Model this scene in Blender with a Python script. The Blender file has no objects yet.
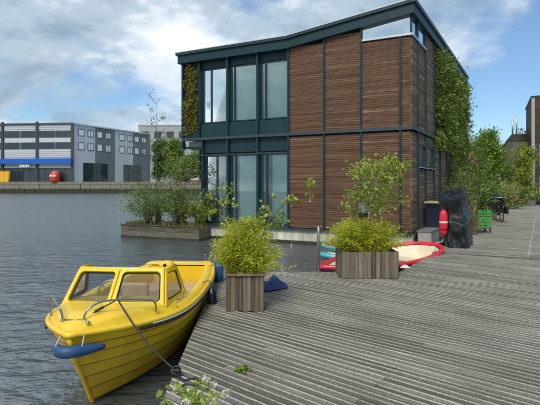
import bpy, math, random
import numpy as np
from mathutils import Vector, Matrix
from mathutils import noise as nz_
R_ = math.radians
rng = random.Random(7)
nrng = np.random.default_rng(7)
scene = bpy.context.scene
COL = scene.collection

# ------------------------------------------------------------------ camera
F, HY = 420.0, 185.0          # focal length and horizon row, in pixels of a 540x405 picture
CAMZ = 1.6
cam_d = bpy.data.cameras.new("camera")
cam = bpy.data.objects.new("camera", cam_d)
COL.objects.link(cam)
cam.location = (0, 0, CAMZ)
cam.rotation_euler = (R_(90), 0, 0)
cam_d.sensor_width = 36
cam_d.lens = 36 * F / 540
cam_d.shift_y = -(202.5 - HY) / 540
cam_d.clip_start = 0.05
cam_d.clip_end = 6000
scene.camera = cam

# ------------------------------------------------------------------ sky, sun, exposure
SUN_EL, SUN_AZ = R_(50), R_(200)      # azimuth from +Y, clockwise: behind the camera, a little to the left
world = bpy.data.worlds.new("World")
scene.world = world
world.use_nodes = True
wt = world.node_tree
wn, wl = wt.nodes, wt.links
wn.clear()
w_out = wn.new('ShaderNodeOutputWorld')
w_bg = wn.new('ShaderNodeBackground')
sky = wn.new('ShaderNodeTexSky')
sky.sky_type = 'NISHITA'
sky.sun_disc = False
sky.sun_elevation = SUN_EL
sky.sun_rotation = SUN_AZ
sky.air_density = 1.0
sky.dust_density = 1.2
sky.ozone_density = 1.5
w_bg.inputs['Strength'].default_value = 0.12
tc = wn.new('ShaderNodeTexCoord')
sep = wn.new('ShaderNodeSeparateXYZ')
wl.new(tc.outputs['Generated'], sep.inputs[0])
def wmath(op, a, b=None, c=None, clamp=False):
    n = wn.new('ShaderNodeMath'); n.operation = op; n.use_clamp = clamp
    for i, x in enumerate((a, b, c)):
        if x is None: continue
        if isinstance(x, (int, float)): n.inputs[i].default_value = x
        else: wl.new(x, n.inputs[i])
    return n.outputs[0]
zc = wmath('ADD', wmath('MAXIMUM', sep.outputs[2], 0.0), 0.36)
px_ = wmath('DIVIDE', sep.outputs[0], zc)
py_ = wmath('DIVIDE', sep.outputs[1], zc)
comb = wn.new('ShaderNodeCombineXYZ')
wl.new(px_, comb.inputs[0]); wl.new(py_, comb.inputs[1])
def wnoise(scale, detail, rough, loc, dist=0.0):
    m = wn.new('ShaderNodeMapping'); m.inputs['Location'].default_value = loc
    wl.new(comb.outputs[0], m.inputs[0])
    n = wn.new('ShaderNodeTexNoise'); n.inputs['Scale'].default_value = scale
    n.inputs['Detail'].default_value = detail; n.inputs['Roughness'].default_value = rough
    n.inputs['Distortion'].default_value = dist
    wl.new(m.outputs[0], n.inputs['Vector'])
    return n.outputs['Fac']
def wramp(fac, stops):
    r = wn.new('ShaderNodeValToRGB'); r.color_ramp.interpolation = 'EASE'
    els = r.color_ramp.elements
    for i, (p, c) in enumerate(stops):
        e = els[i] if i < 2 else els.new(p)
        e.position = p; e.color = (*c, 1)
    wl.new(fac, r.inputs[0]); return r.outputs[0]
n_big = wnoise(1.05, 9, 0.58, (3.1, 1.7, 0.0), 0.3)
n_tex = wnoise(2.1, 9, 0.60, (7.2, 4.4, 2.0), 0.35)
# a bank of cloud to the left of the view, thinner veils to the right
bank = wmath('MULTIPLY_ADD', sep.outputs[0], -0.20, 0.045)
cover = wmath('ADD', n_big, bank)
cmask = wramp(cover, [(0.41, (0.04, 0.04, 0.04)), (0.53, (1, 1, 1))])
ccol = wramp(n_tex, [(0.36, (2.3, 3.1, 3.9)), (0.48, (3.4, 4.25, 5.05)), (0.57, (5.4, 6.0, 6.6)), (0.68, (7.2, 7.6, 7.8))])
mixc = wn.new('ShaderNodeMix'); mixc.data_type = 'RGBA'
wl.new(cmask, mixc.inputs['Factor'])
tint = wn.new('ShaderNodeMix'); tint.data_type = 'RGBA'; tint.blend_type = 'MULTIPLY'
tint.inputs['Factor'].default_value = 1.0
wl.new(sky.outputs[0], tint.inputs['A']); tint.inputs['B'].default_value = (0.80, 0.98, 1.08, 1)
wl.new(tint.outputs['Result'], mixc.inputs['A']); wl.new(ccol, mixc.inputs['B'])
wl.new(mixc.outputs['Result'], w_bg.inputs['Color'])
wl.new(w_bg.outputs[0], w_out.inputs[0])

sun_d = bpy.data.lights.new("sun", 'SUN')
sun_d.energy = 2.4
sun_d.angle = R_(22)
sun_d.color = (1.0, 0.95, 0.87)
sun = bpy.data.objects.new("sun", sun_d)
COL.objects.link(sun)
sd = Vector((math.sin(SUN_AZ) * math.cos(SUN_EL), math.cos(SUN_AZ) * math.cos(SUN_EL), math.sin(SUN_EL)))
sun.rotation_euler = sd.to_track_quat('Z', 'Y').to_euler()
sun.location = (0, -5, 30)
vs = scene.view_settings
vs.view_transform = 'Standard'; vs.look = 'None'; vs.exposure = 0.3; vs.gamma = 1.0
vs.use_curve_mapping = False

# ------------------------------------------------------------------ material helpers
def mat(name):
    m = bpy.data.materials.new(name); m.use_nodes = True
    nt = m.node_tree
    return m, nt.nodes, nt.links, nt.nodes['Principled BSDF']
def plain(name, col, rough=0.5, metal=0.0, var=0.0, scale=6.0, bump=0.0, spec=0.5, stretch=(1, 1, 1), rot=0.0, coat=0.0):
    m, n, l, b = mat(name)
    b.inputs['Base Color'].default_value = (*col, 1)
    b.inputs['Roughness'].default_value = rough
    b.inputs['Metallic'].default_value = metal
    b.inputs['Specular IOR Level'].default_value = spec
    b.inputs['Coat Weight'].default_value = coat
    if var or bump:
        t = n.new('ShaderNodeTexCoord')
        mp = n.new('ShaderNodeMapping'); mp.inputs['Scale'].default_value = stretch
        mp.inputs['Rotation'].default_value = (0, 0, rot)
        l.new(t.outputs['Object'], mp.inputs[0])
        ns = n.new('ShaderNodeTexNoise'); ns.inputs['Scale'].default_value = scale
        ns.inputs['Detail'].default_value = 7; ns.inputs['Roughness'].default_value = 0.62
        l.new(mp.outputs[0], ns.inputs['Vector'])
        if var:
            r = n.new('ShaderNodeMapRange')
            r.inputs['From Min'].default_value = 0.3; r.inputs['From Max'].default_value = 0.7
            r.inputs['To Min'].default_value = 1 - var; r.inputs['To Max'].default_value = 1 + var
            l.new(ns.outputs['Fac'], r.inputs['Value'])
            mx = n.new('ShaderNodeVectorMath'); mx.operation = 'SCALE'
            mx.inputs[0].default_value = col
            l.new(r.outputs[0], mx.inputs['Scale'])
            l.new(mx.outputs[0], b.inputs['Base Color'])
        if bump:
            bp = n.new('ShaderNodeBump'); bp.inputs['Strength'].default_value = bump
            bp.inputs['Distance'].default_value = 0.02
            l.new(ns.outputs['Fac'], bp.inputs['Height']); l.new(bp.outputs[0], b.inputs['Normal'])
    return m
def leafmat(name, cols, trans=0.35, rough=0.55):
    """leaf colour varies leaf by leaf and in larger clumps; some light passes through"""
    m, n, l, b = mat(name)
    g = n.new('ShaderNodeNewGeometry')
    r = n.new('ShaderNodeValToRGB')
    els = r.color_ramp.elements
    for i, c in enumerate(cols):
        p = i / (len(cols) - 1)
        e = els[i] if i < 2 else els.new(p)
        e.position = p; e.color = (*c, 1)
    t = n.new('ShaderNodeTexCoord'); ns = n.new('ShaderNodeTexNoise')
    ns.inputs['Scale'].default_value = 2.3; ns.inputs['Detail'].default_value = 3
    l.new(t.outputs['Object'], ns.inputs['Vector'])
    a = n.new('ShaderNodeMath'); a.operation = 'MULTIPLY_ADD'
    l.new(g.outputs['Random Per Island'], a.inputs[0]); a.inputs[1].default_value = 0.75
    k = n.new('ShaderNodeMath'); k.operation = 'MULTIPLY_ADD'
    l.new(ns.outputs['Fac'], k.inputs[0]); k.inputs[1].default_value = 1.2; k.inputs[2].default_value = -0.47
    l.new(k.outputs[0], a.inputs[2])
    l.new(a.outputs[0], r.inputs[0])
    l.new(r.outputs[0], b.inputs['Base Color'])
    b.inputs['Roughness'].default_value = rough
    tr = n.new('ShaderNodeBsdfTranslucent'); l.new(r.outputs[0], tr.inputs[0])
    mx = n.new('ShaderNodeMixShader'); mx.inputs[0].default_value = trans
    l.new(b.outputs[0], mx.inputs[1]); l.new(tr.outputs[0], mx.inputs[2])
    l.new(mx.outputs[0], n['Material Output'].inputs[0])
    return m
def glassmat(name, tintc, rough=0.02, ior=1.5, through=1.0):
    m, n, l, b = mat(name)
    tr = n.new('ShaderNodeBsdfTransparent'); tr.inputs[0].default_value = (*tintc, 1)
    gl = n.new('ShaderNodeBsdfGlossy'); gl.inputs['Roughness'].default_value = rough
    gl.inputs['Color'].default_value = (0.95, 1, 1, 1)
    fr = n.new('ShaderNodeFresnel'); fr.inputs['IOR'].default_value = ior
    mx = n.new('ShaderNodeMixShader')
    l.new(fr.outputs[0], mx.inputs[0]); l.new(tr.outputs[0], mx.inputs[1]); l.new(gl.outputs[0], mx.inputs[2])
    l.new(mx.outputs[0], n['Material Output'].inputs[0])
    return m
def woodmat(name, cols, rot=0.0, along=0.9, across=22.0, rough=0.75, island=0.7, bump=0.25, blotch=None, vertical=False, spec=0.3, speckle=0.0):
    """grain runs along local X after the rotation (or along Z if vertical); tone differs board by board"""
    m, n, l, b = mat(name)
    t = n.new('ShaderNodeTexCoord'); mp = n.new('ShaderNodeMapping')
    mp.inputs['Rotation'].default_value = (0, 0, rot)
    l.new(t.outputs['Object'], mp.inputs[0])
    m2 = n.new('ShaderNodeMapping')
    m2.inputs['Scale'].default_value = (across, across, along) if vertical else (along, across, across)
    l.new(mp.outputs[0], m2.inputs[0])
    ns = n.new('ShaderNodeTexNoise'); ns.inputs['Scale'].default_value = 1.6
    ns.inputs['Detail'].default_value = 8; ns.inputs['Roughness'].default_value = 0.65
    oi = n.new('ShaderNodeObjectInfo'); g = n.new('ShaderNodeNewGeometry')
    ad = n.new('ShaderNodeMath'); ad.operation = 'ADD'
    l.new(oi.outputs['Random'], ad.inputs[0]); l.new(g.outputs['Random Per Island'], ad.inputs[1])
    fr = n.new('ShaderNodeMath'); fr.operation = 'FRACT'; l.new(ad.outputs[0], fr.inputs[0])
    off = n.new('ShaderNodeCombineXYZ'); 
    sc = n.new('ShaderNodeMath'); sc.operation = 'MULTIPLY'; sc.inputs[1].default_value = 37.0
    l.new(fr.outputs[0], sc.inputs[0])
    for i in range(3): l.new(sc.outputs[0], off.inputs[i])
    va = n.new('ShaderNodeVectorMath'); l.new(m2.outputs[0], va.inputs[0]); l.new(off.outputs[0], va.inputs[1])
    l.new(va.outputs[0], ns.inputs['Vector'])
    f1 = n.new('ShaderNodeMath'); f1.operation = 'MULTIPLY_ADD'
    l.new(fr.outputs[0], f1.inputs[0]); f1.inputs[1].default_value = island
    f2 = n.new('ShaderNodeMath'); f2.operation = 'MULTIPLY_ADD'
    l.new(ns.outputs['Fac'], f2.inputs[0]); f2.inputs[1].default_value = 1.5; f2.inputs[2].default_value = -0.25 - island / 2
    l.new(f2.outputs[0], f1.inputs[2])
    r = n.new('ShaderNodeValToRGB'); els = r.color_ramp.elements
    for i, c in enumerate(cols):
        e = els[i] if i < 2 else els.new(i / (len(cols) - 1))
        e.position = i / (len(cols) - 1); e.color = (*c, 1)
    l.new(f1.outputs[0], r.inputs[0])
    colout = r.outputs[0]
    if blotch:
        nb = n.new('ShaderNodeTexNoise'); nb.inputs['Scale'].default_value = blotch[0]
        nb.inputs['Detail'].default_value = 6; nb.inputs['Roughness'].default_value = 0.6
        l.new(t.outputs['Object'], nb.inputs['Vector'])
        rb = n.new('ShaderNodeMapRange'); rb.inputs['From Min'].default_value = 0.42; rb.inputs['From Max'].default_value = 0.68
        l.new(nb.outputs['Fac'], rb.inputs['Value'])
        mm = n.new('ShaderNodeMath'); mm.operation = 'MULTIPLY'; mm.inputs[1].default_value = blotch[2]
        l.new(rb.outputs[0], mm.inputs[0])
        mx = n.new('ShaderNodeMix'); mx.data_type = 'RGBA'
        l.new(mm.outputs[0], mx.inputs['Factor']); l.new(colout, mx.inputs['A']); mx.inputs['B'].default_value = (*blotch[1], 1)
        colout = mx.outputs['Result']
    if speckle:
        n3 = n.new('ShaderNodeTexNoise'); n3.inputs['Scale'].default_value = 55; n3.inputs['Detail'].default_value = 5; n3.inputs['Roughness'].default_value = 0.7
        l.new(t.outputs['Object'], n3.inputs['Vector'])
        r3 = n.new('ShaderNodeMapRange'); r3.inputs['From Min'].default_value = 0.35; r3.inputs['From Max'].default_value = 0.65
        r3.inputs['To Min'].default_value = 1 - speckle; r3.inputs['To Max'].default_value = 1 + speckle
        l.new(n3.outputs['Fac'], r3.inputs['Value'])
        v3 = n.new('ShaderNodeVectorMath'); v3.operation = 'SCALE'; l.new(colout, v3.inputs[0]); l.new(r3.outputs[0], v3.inputs['Scale'])
        colout = v3.outputs[0]
    l.new(colout, b.inputs['Base Color'])
    b.inputs['Roughness'].default_value = rough
    b.inputs['Specular IOR Level'].default_value = spec
    if bump:
        bp = n.new('ShaderNodeBump'); bp.inputs['Strength'].default_value = bump; bp.inputs['Distance'].default_value = 0.01
        l.new(ns.outputs['Fac'], bp.inputs['Height']); l.new(bp.outputs[0], b.inputs['Normal'])
    return m

M = {}
ANG1, ANG2 = math.atan2(-0.617, 0.787), math.atan2(-0.41, 0.912)
deckc = [(0.055, 0.050, 0.040), (0.115, 0.105, 0.086), (0.18, 0.168, 0.14), (0.28, 0.265, 0.225)]
M['deck1'] = woodmat('weathered_deck_near', deckc, rot=-ANG1, blotch=(0.8, (0.085, 0.078, 0.048), 0.6), island=0.6, rough=0.62, bump=0.5, speckle=0.4)
M['deck2'] = woodmat('weathered_deck_far', deckc, rot=-ANG2, blotch=(0.5, (0.10, 0.095, 0.06), 0.55), island=0.4, rough=0.62, speckle=0.3)
M['grit'] = woodmat('pale_grit_strip', [(0.20, 0.19, 0.155), (0.36, 0.345, 0.29), (0.46, 0.44, 0.375), (0.58, 0.56, 0.49)], rot=-ANG1, along=1.2, across=6, island=0.35, rough=0.85, bump=0.3, blotch=(1.1, (0.17, 0.16, 0.115), 0.75), speckle=0.35)
M['thin_line'] = plain('seam_strip', (0.30, 0.29, 0.25), 0.85, var=0.4, scale=3)
M['underdeck'] = plain('dark_substructure', (0.03, 0.028, 0.024), 0.9)
M['slat'] = woodmat('brown_cladding', [(0.055, 0.028, 0.016), (0.11, 0.058, 0.033), (0.155, 0.086, 0.049), (0.30, 0.20, 0.125)], rot=-ANG2, along=0.45, across=10, island=0.42, rough=0.7)
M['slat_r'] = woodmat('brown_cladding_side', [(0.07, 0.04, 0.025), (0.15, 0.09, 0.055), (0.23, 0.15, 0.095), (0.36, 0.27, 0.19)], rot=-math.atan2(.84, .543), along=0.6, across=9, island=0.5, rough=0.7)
M['backing'] = plain('dark_backing', (0.018, 0.014, 0.012), 0.9)
M['teal'] = plain('dark_teal_paint', (0.006, 0.033, 0.042), 0.45, spec=0.35, var=0.12, scale=2)
M['teal_l'] = plain('grey_teal_rail', (0.03, 0.048, 0.06), 0.45, var=0.15, scale=3)
M['zinc'] = plain('dark_roof_edge', (0.012, 0.042, 0.048), 0.42, spec=0.4, var=0.15, scale=2)
M['alu'] = plain('pale_aluminium', (0.55, 0.57, 0.57), 0.4, 0.6)
M['steel'] = plain('galvanised_steel', (0.42, 0.43, 0.43), 0.38, 0.85, var=0.15, scale=8)
M['chrome'] = plain('dark_stainless', (0.32, 0.33, 0.34), 0.25, 0.9)
M['concrete'] = plain('stained_concrete', (0.50, 0.48, 0.40), 0.85, var=0.5, scale=2.4, bump=0.2, stretch=(1.6, 1.6, 0.35))
M['algae_and_shade'] = plain('dark_algae_and_shade', (0.028, 0.032, 0.016), 0.7, var=0.5, scale=5)  # algal tone; also paints the hull's shadow gap and the quay's reflection
M['glass'] = glassmat('window_glass', (0.86, 0.97, 0.95), ior=1.85)
M['glass_c'] = glassmat('clear_glass', (0.84, 0.88, 0.88), ior=1.45)
M['glass_b'] = glassmat('grey_screen', (0.60, 0.62, 0.62), ior=1.7)
M['glass_sky'] = glassmat('coated_glass', (0.5, 0.58, 0.58), ior=3.6)
M['glass_far'] = plain('far_window_glass', (0.03, 0.045, 0.055), 0.08, spec=0.8)
M['curtain'] = plain('pale_curtain', (0.88, 0.90, 0.87), 0.9, var=0.05, scale=3)
M['room'] = plain('room_wall', (0.35, 0.34, 0.31), 0.9)
M['floor_in'] = plain('room_floor', (0.25, 0.17, 0.10), 0.6)
M['planter'] = woodmat('planter_boards', [(0.05, 0.037, 0.024), (0.12, 0.094, 0.062), (0.19, 0.155, 0.11), (0.28, 0.24, 0.185)], vertical=True, along=1.5, across=26, island=0.6, rough=0.8)
M['planter_h'] = woodmat('float_box_boards', [(0.05, 0.042, 0.03), (0.11, 0.095, 0.07), (0.18, 0.16, 0.12), (0.25, 0.23, 0.18)], rot=-ANG2, along=1.2, across=14, island=0.6, rough=0.8)
M['soil'] = plain('soil', (0.05, 0.032, 0.018), 0.95, var=0.5, scale=20, bump=0.6)
M['bark'] = plain('bark', (0.09, 0.065, 0.045), 0.9, var=0.4, scale=18, bump=0.4)
M['birch'] = plain('pale_bark', (0.42, 0.40, 0.35), 0.8, var=0.45, scale=22, stretch=(1, 1, 3))
M['culm'] = plain('bamboo_culm', (0.24, 0.20, 0.05), 0.5, var=0.3)
M['bamboo'] = leafmat('bamboo_leaves', [(0.22, 0.26, 0.015), (0.46, 0.50, 0.025), (0.66, 0.68, 0.05), (0.78, 0.76, 0.16)], 0.5)
M['birchleaf'] = leafmat('birch_leaves', [(0.08, 0.14, 0.015), (0.20, 0.29, 0.03), (0.38, 0.45, 0.055), (0.58, 0.58, 0.16)], 0.35)
M['shrubleaf'] = leafmat('shrub_leaves', [(0.05, 0.095, 0.018), (0.11, 0.18, 0.03), (0.20, 0.29, 0.05), (0.36, 0.40, 0.11)], 0.35)
M['oliveleaf'] = leafmat('olive_leaves', [(0.05, 0.075, 0.02), (0.11, 0.15, 0.04), (0.19, 0.24, 0.07), (0.32, 0.34, 0.15)], 0.3)
M['greenwall'] = leafmat('green_wall_leaves', [(0.035, 0.065, 0.01), (0.09, 0.15, 0.018), (0.18, 0.26, 0.03), (0.36, 0.40, 0.07)], 0.3)
M['brownwall'] = leafmat('dry_wall_leaves', [(0.05, 0.05, 0.012), (0.13, 0.12, 0.022), (0.24, 0.22, 0.04), (0.38, 0.34, 0.09)], 0.3)
M['limeleaf'] = leafmat('lime_leaves', [(0.06, 0.13, 0.012), (0.14, 0.25, 0.022), (0.26, 0.38, 0.045), (0.38, 0.48, 0.09)], 0.4)
M['farleaf'] = leafmat('far_leaves', [(0.04, 0.10, 0.02), (0.09, 0.19, 0.035), (0.16, 0.28, 0.06)], 0.3)
M['willowleaf'] = leafmat('willow_leaves', [(0.09, 0.16, 0.025), (0.19, 0.29, 0.05), (0.32, 0.42, 0.09)], 0.3)
M['straw'] = leafmat('dry_grass', [(0.18, 0.13, 0.05), (0.33, 0.25, 0.11), (0.46, 0.37, 0.19)], 0.3)
M['strawgreen'] = leafmat('straw_green_leaves', [(0.12, 0.13, 0.04), (0.26, 0.26, 0.09), (0.42, 0.40, 0.17)], 0.3)
M['redleaf'] = leafmat('autumn_grass', [(0.10, 0.06, 0.02), (0.22, 0.16, 0.04), (0.20, 0.22, 0.05), (0.34, 0.28, 0.08)], 0.3)
M['petal'] = leafmat('white_petals', [(0.62, 0.60, 0.52), (0.78, 0.76, 0.72), (0.82, 0.80, 0.74)], 0.25)
M['pink'] = leafmat('pink_petals', [(0.55, 0.16, 0.22), (0.75, 0.32, 0.38)], 0.25)
M['yellow'] = plain('yellow_gelcoat', (0.80, 0.53, 0.022), 0.38, var=0.07, scale=12, bump=0.05, coat=0.12)
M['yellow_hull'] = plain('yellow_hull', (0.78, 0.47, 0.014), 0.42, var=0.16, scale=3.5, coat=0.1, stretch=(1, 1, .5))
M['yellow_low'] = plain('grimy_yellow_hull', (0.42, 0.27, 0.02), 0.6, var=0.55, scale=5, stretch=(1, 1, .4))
M['lap_shade'] = plain('brown_lap_shade', (0.16, 0.075, 0.012), 0.7)  # brown line colour standing in for shade under the strake laps
M['cream'] = plain('cream_liner', (0.46, 0.32, 0.18), 0.6, var=0.1)
M['black'] = plain('black_rubber', (0.012, 0.012, 0.014), 0.55)
M['rope'] = plain('dark_rope', (0.035, 0.035, 0.04), 0.9, var=0.3, scale=80)
M['rope_l'] = plain('pale_rope', (0.42, 0.42, 0.40), 0.9, var=0.2, scale=80)
M['bluefender'] = plain('blue_fender', (0.018, 0.062, 0.145), 0.5, var=0.25, scale=10)
M['navy'] = plain('navy_paint', (0.008, 0.014, 0.034), 0.35)
M['red'] = plain('red_paint', (0.66, 0.02, 0.045), 0.35, var=0.1, scale=4)
M['redfar'] = plain('far_red', (0.62, 0.05, 0.03), 0.5)
M['orange'] = plain('orange_yellow_skip', (0.80, 0.42, 0.02), 0.5)
M['turq'] = plain('turquoise_plastic', (0.06, 0.36, 0.42), 0.4)
M['white'] = plain('white_paint', (0.78, 0.78, 0.75), 0.45)
M['boatcream'] = plain('boat_inside_cream', (0.68, 0.60, 0.42), 0.6, var=0.08)
M['tarp'] = plain('black_tarp', (0.007, 0.010, 0.012), 0.42, var=0.35, scale=5, bump=0.35)
M['bluetarp'] = plain('blue_tarp', (0.010, 0.032, 0.13), 0.45, var=0.4, scale=7)
M['crate'] = plain('green_plastic', (0.035, 0.36, 0.06), 0.45)
M['tyre'] = plain('tyre', (0.015, 0.015, 0.016), 0.8)
M['greybox'] = plain('grey_box', (0.16, 0.17, 0.18), 0.6)
M['plank'] = plain('pale_plank', (0.42, 0.35, 0.20), 0.7, var=0.2, stretch=(1, 8, 8))
M['metalclad'] = plain('silver_cladding', (0.52, 0.54, 0.56), 0.5, var=0.05, scale=0.6)
M['clad_l'] = plain('light_grey_panel', (0.60, 0.62, 0.65), 0.55, var=0.05, scale=0.4)
M['pale'] = plain('pale_render', (0.36, 0.38, 0.38), 0.8, var=0.1, scale=0.3)
M['clad_d'] = plain('dark_grey_panel', (0.19, 0.205, 0.22), 0.55, var=0.06, scale=0.4)
M['col_d'] = plain('charcoal_column', (0.05, 0.055, 0.06), 0.5)
M['blueband'] = plain('blue_fascia', (0.008, 0.10, 0.50), 0.45)
M['quay'] = plain('quay_stone', (0.20, 0.185, 0.14), 0.9, var=0.5, scale=1.1, bump=0.3, stretch=(2, 2, 4))
M['ground'] = plain('far_ground', (0.13, 0.14, 0.08), 0.95, var=0.3, scale=0.2)
M['brick'] = woodmat('dark_boards', [(0.035, 0.026, 0.02), (0.062, 0.045, 0.035), (0.095, 0.07, 0.055)], vertical=False, along=0.5, across=3, island=0.4)
M['brownclad'] = woodmat('grey_brown_boards', [(0.085, 0.075, 0.065), (0.125, 0.11, 0.095), (0.17, 0.15, 0.13)], vertical=True, along=0.5, across=3, island=0.4)
M['stonegrey'] = plain('pale_post', (0.36, 0.34, 0.30), 0.8, var=0.15)
M['terracotta'] = plain('terracotta', (0.36, 0.13, 0.06), 0.8, var=0.2)
M['potgrey'] = plain('blue_grey_pot', (0.14, 0.17, 0.20), 0.6)
M['lens'] = plain('lamp_lens', (0.6, 0.6, 0.55), 0.15)

# ------------------------------------------------------------------ object helpers
def link(name, me, parent=None, loc=(0, 0, 0)):
    o = bpy.data.objects.new(name, me)
    COL.objects.link(o)
    o.location = loc
    if parent is not None: o.parent = parent
    return o
def tag(o, label, cat, group=None):
    o['label'] = label; o['category'] = cat
    if group: o['group'] = group
    return o
def thing(name, loc, label, cat, group=None, rz=0.0):
    o = link(name, None, None, loc); o.rotation_euler = (0, 0, rz)
    o.empty_display_size = 0.1
    return tag(o, label, cat, group)
def root_loc(p):
    while p.parent is not None: p = p.parent
    return np.array(p.location[:])
class MB:
    def __init__(s, fn=None): s.v = []; s.f = []; s.mi = []; s.fn = fn
    def add(s, vs, fs, mi=0):
        b = len(s.v)
        s.v += [tuple(s.fn(*p)) for p in vs] if s.fn else [tuple(p) for p in vs]
        s.f += [tuple(b + i for i in f) for f in fs]; s.mi += [mi] * len(fs); return s
    def box(s, x0, x1, y0, y1, z0, z1, mi=0):
        return s.add([(x0, y0, z0), (x1, y0, z0), (x1, y1, z0), (x0, y1, z0), (x0, y0, z1), (x1, y0, z1), (x1, y1, z1), (x0, y1, z1)],
              [(0, 3, 2, 1), (4, 5, 6, 7), (0, 1, 5, 4), (1, 2, 6, 5), (2, 3, 7, 6), (3, 0, 4, 7)], mi)
    def prism(s, poly, z0, z1, mi=0):
        n = len(poly)
        return s.add([(x, y, z0) for x, y in poly] + [(x, y, z1) for x, y in poly],
              [tuple(range(n - 1, -1, -1)), tuple(range(n, 2 * n))] + [(i, (i + 1) % n, n + (i + 1) % n, n + i) for i in range(n)], mi)
    def tube(s, pts, r, seg=6, mi=0, cap=True, closed=False):
        pts = [Vector(p) for p in pts]; n = len(pts)
        if not isinstance(r, (list, tuple)): r = [r] * n
        vs, fs = [], []
        up = Vector((0.123, 0.31, 0.94)).normalized()
        a = None
        for i, p in enumerate(pts):
            if closed: d = pts[(i + 1) % n] - pts[i - 1]
            else: d = pts[min(i + 1, n - 1)] - pts[max(i - 1, 0)]
            if d.length < 1e-9: d = Vector((0, 0, 1))
            d.normalize()
            if a is None:
                a = d.cross(up)
                if a.length < 0.05: a = d.cross(Vector((1, 0, 0)))
            else: a = a - d * a.dot(d)
            a.normalize(); b = d.cross(a)
            for k in range(seg):
                t = 2 * math.pi * k / seg
                vs.append(p + (a * math.cos(t) + b * math.sin(t)) * r[i])
        for i in range(n if closed else n - 1):
            j = (i + 1) % n
            for k in range(seg):
                fs.append((i * seg + k, i * seg + (k + 1) % seg, j * seg + (k + 1) % seg, j * seg + k))
        if cap and not closed:
            fs.append(tuple(range(seg - 1, -1, -1))); fs.append(tuple((n - 1) * seg + k for k in range(seg)))
        return s.add(vs, fs, mi)
    def lathe(s, prof, c=(0, 0, 0), seg=16, mi=0, axis=None):
        vs, fs = [], []
        q = Vector((0, 0, 1)).rotation_difference(Vector(axis)) if axis else None
        for r, z in prof:
            for k in range(seg):
                t = 2 * math.pi * k / seg
                p = Vector((r * math.cos(t), r * math.sin(t), z))
                if q: p = q @ p
                vs.append((p.x + c[0], p.y + c[1], p.z + c[2]))
        n = len(prof)
        for i in range(n - 1):
            for k in range(seg):
                fs.append((i * seg + k, i * seg + (k + 1) % seg, (i + 1) * seg + (k + 1) % seg, (i + 1) * seg + k))
        fs.append(tuple(range(seg - 1, -1, -1))); fs.append(tuple((n - 1) * seg + k for k in range(seg)))
        return s.add(vs, fs, mi)
    def grid(s, fn, nu, nv, mi=0, wrap=False):
        vs = [fn(i / nu, j / nv) for i in range(nu + 1) for j in range(nv + 1)]
        fs = [(i * (nv + 1) + j, (i + 1) * (nv + 1) + j, (i + 1) * (nv + 1) + j + 1, i * (nv + 1) + j + 1) for i in range(nu) for j in range(nv)]
        return s.add(vs, fs, mi)
    def build(s, name, m, parent=None, smooth=False, loc=None, base=None):
        """one mesh object; points are world points, stored relative to the thing's base (or to base for a frame of its own)"""
        ms = m if isinstance(m, (list, tuple)) else [m]
        o_ = np.array(base) if base is not None else (root_loc(parent) if parent is not None else np.array(loc if loc else (0, 0, 0), float))
        me = bpy.data.meshes.new(name)
        me.from_pydata((np.array(s.v, float) - o_).tolist(), [], s.f)
        for k in ms: me.materials.append(k)
        if len(ms) > 1: me.polygons.foreach_set('material_index', s.mi)
        if smooth: me.polygons.foreach_set('use_smooth', [True] * len(me.polygons))
        me.update()
        return link(name, me, parent, tuple(loc) if (loc is not None and parent is None) else (0, 0, 0))
def struct(o): o['kind'] = 'structure'; return o
def stuff(o): o['kind'] = 'stuff'; return o
def bevel(o, w=0.01, seg=2, ang=40):
    md = o.modifiers.new('bevel', 'BEVEL'); md.width = w; md.segments = seg
    md.limit_method = 'ANGLE'; md.angle_limit = R_(ang); return o
def gp(px, py, z=0.0):
    """the point at height z that is seen at photo pixel (px, py)"""
    Y = (CAMZ - z) * F / (py - HY); return ((px - 270) / F * Y, Y, z)

def leaves(name, pts, size, m, parent=None, aspect=2.2, droop=0.0, jit=0.4, loc=None, up=0.35, dirs=None, seed=1):
    """a folded leaf of six points at every point of pts"""
    r = np.random.default_rng(seed)
    P = np.asarray(pts, float); n = len(P)
    d = r.normal(size=(n, 3)) if dirs is None else np.asarray(dirs, float) + r.normal(size=(n, 3)) * jit
    d[:, 2] -= droop
    d /= np.linalg.norm(d, axis=1)[:, None] + 1e-9
    nn = r.normal(size=(n, 3)); nn[:, 2] += up * 3
    s_ = np.cross(d, nn); s_ /= np.linalg.norm(s_, axis=1)[:, None] + 1e-9
    nn = np.cross(s_, d)
    L = size * (0.6 + 0.8 * r.random(n))[:, None]; W = L / aspect / 2
    v = np.stack([P, P + d * L * 0.3 + s_ * W + nn * W * .35, P + d * L * 0.7 + s_ * W * .75 + nn * W * .2 - nn * L * .05, P + d * L - nn * L * 0.15,
                  P + d * L * 0.7 - s_ * W * .75 + nn * W * .2 - nn * L * .05, P + d * L * 0.3 - s_ * W + nn * W * .35], axis=1)
    o_ = root_loc(parent) if parent is not None else np.array(loc if loc is not None else (0, 0, 0), float)
    v = (v - o_).reshape(-1, 3)
    me = bpy.data.meshes.new(name)
    me.vertices.add(n * 6); me.vertices.foreach_set('co', v.ravel())
    b = np.arange(n)[:, None] * 6
    fidx = np.concatenate([b + np.array([0, 1, 5]), b + np.array([1, 2, 4, 5]), b + np.array([2, 3, 4])], axis=1).ravel()
    me.loops.add(n * 10); me.loops.foreach_set('vertex_index', fidx)
    me.polygons.add(n * 3); me.polygons.foreach_set('loop_start', (np.arange(n)[:, None] * 10 + np.array([0, 3, 7])).ravel())
    me.polygons.foreach_set('loop_total', np.tile(np.array([3, 4, 3]), n))
    me.update(calc_edges=True); me.materials.append(m)
    return link(name, me, parent, tuple(loc) if (loc is not None and parent is None) else (0, 0, 0))

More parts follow.
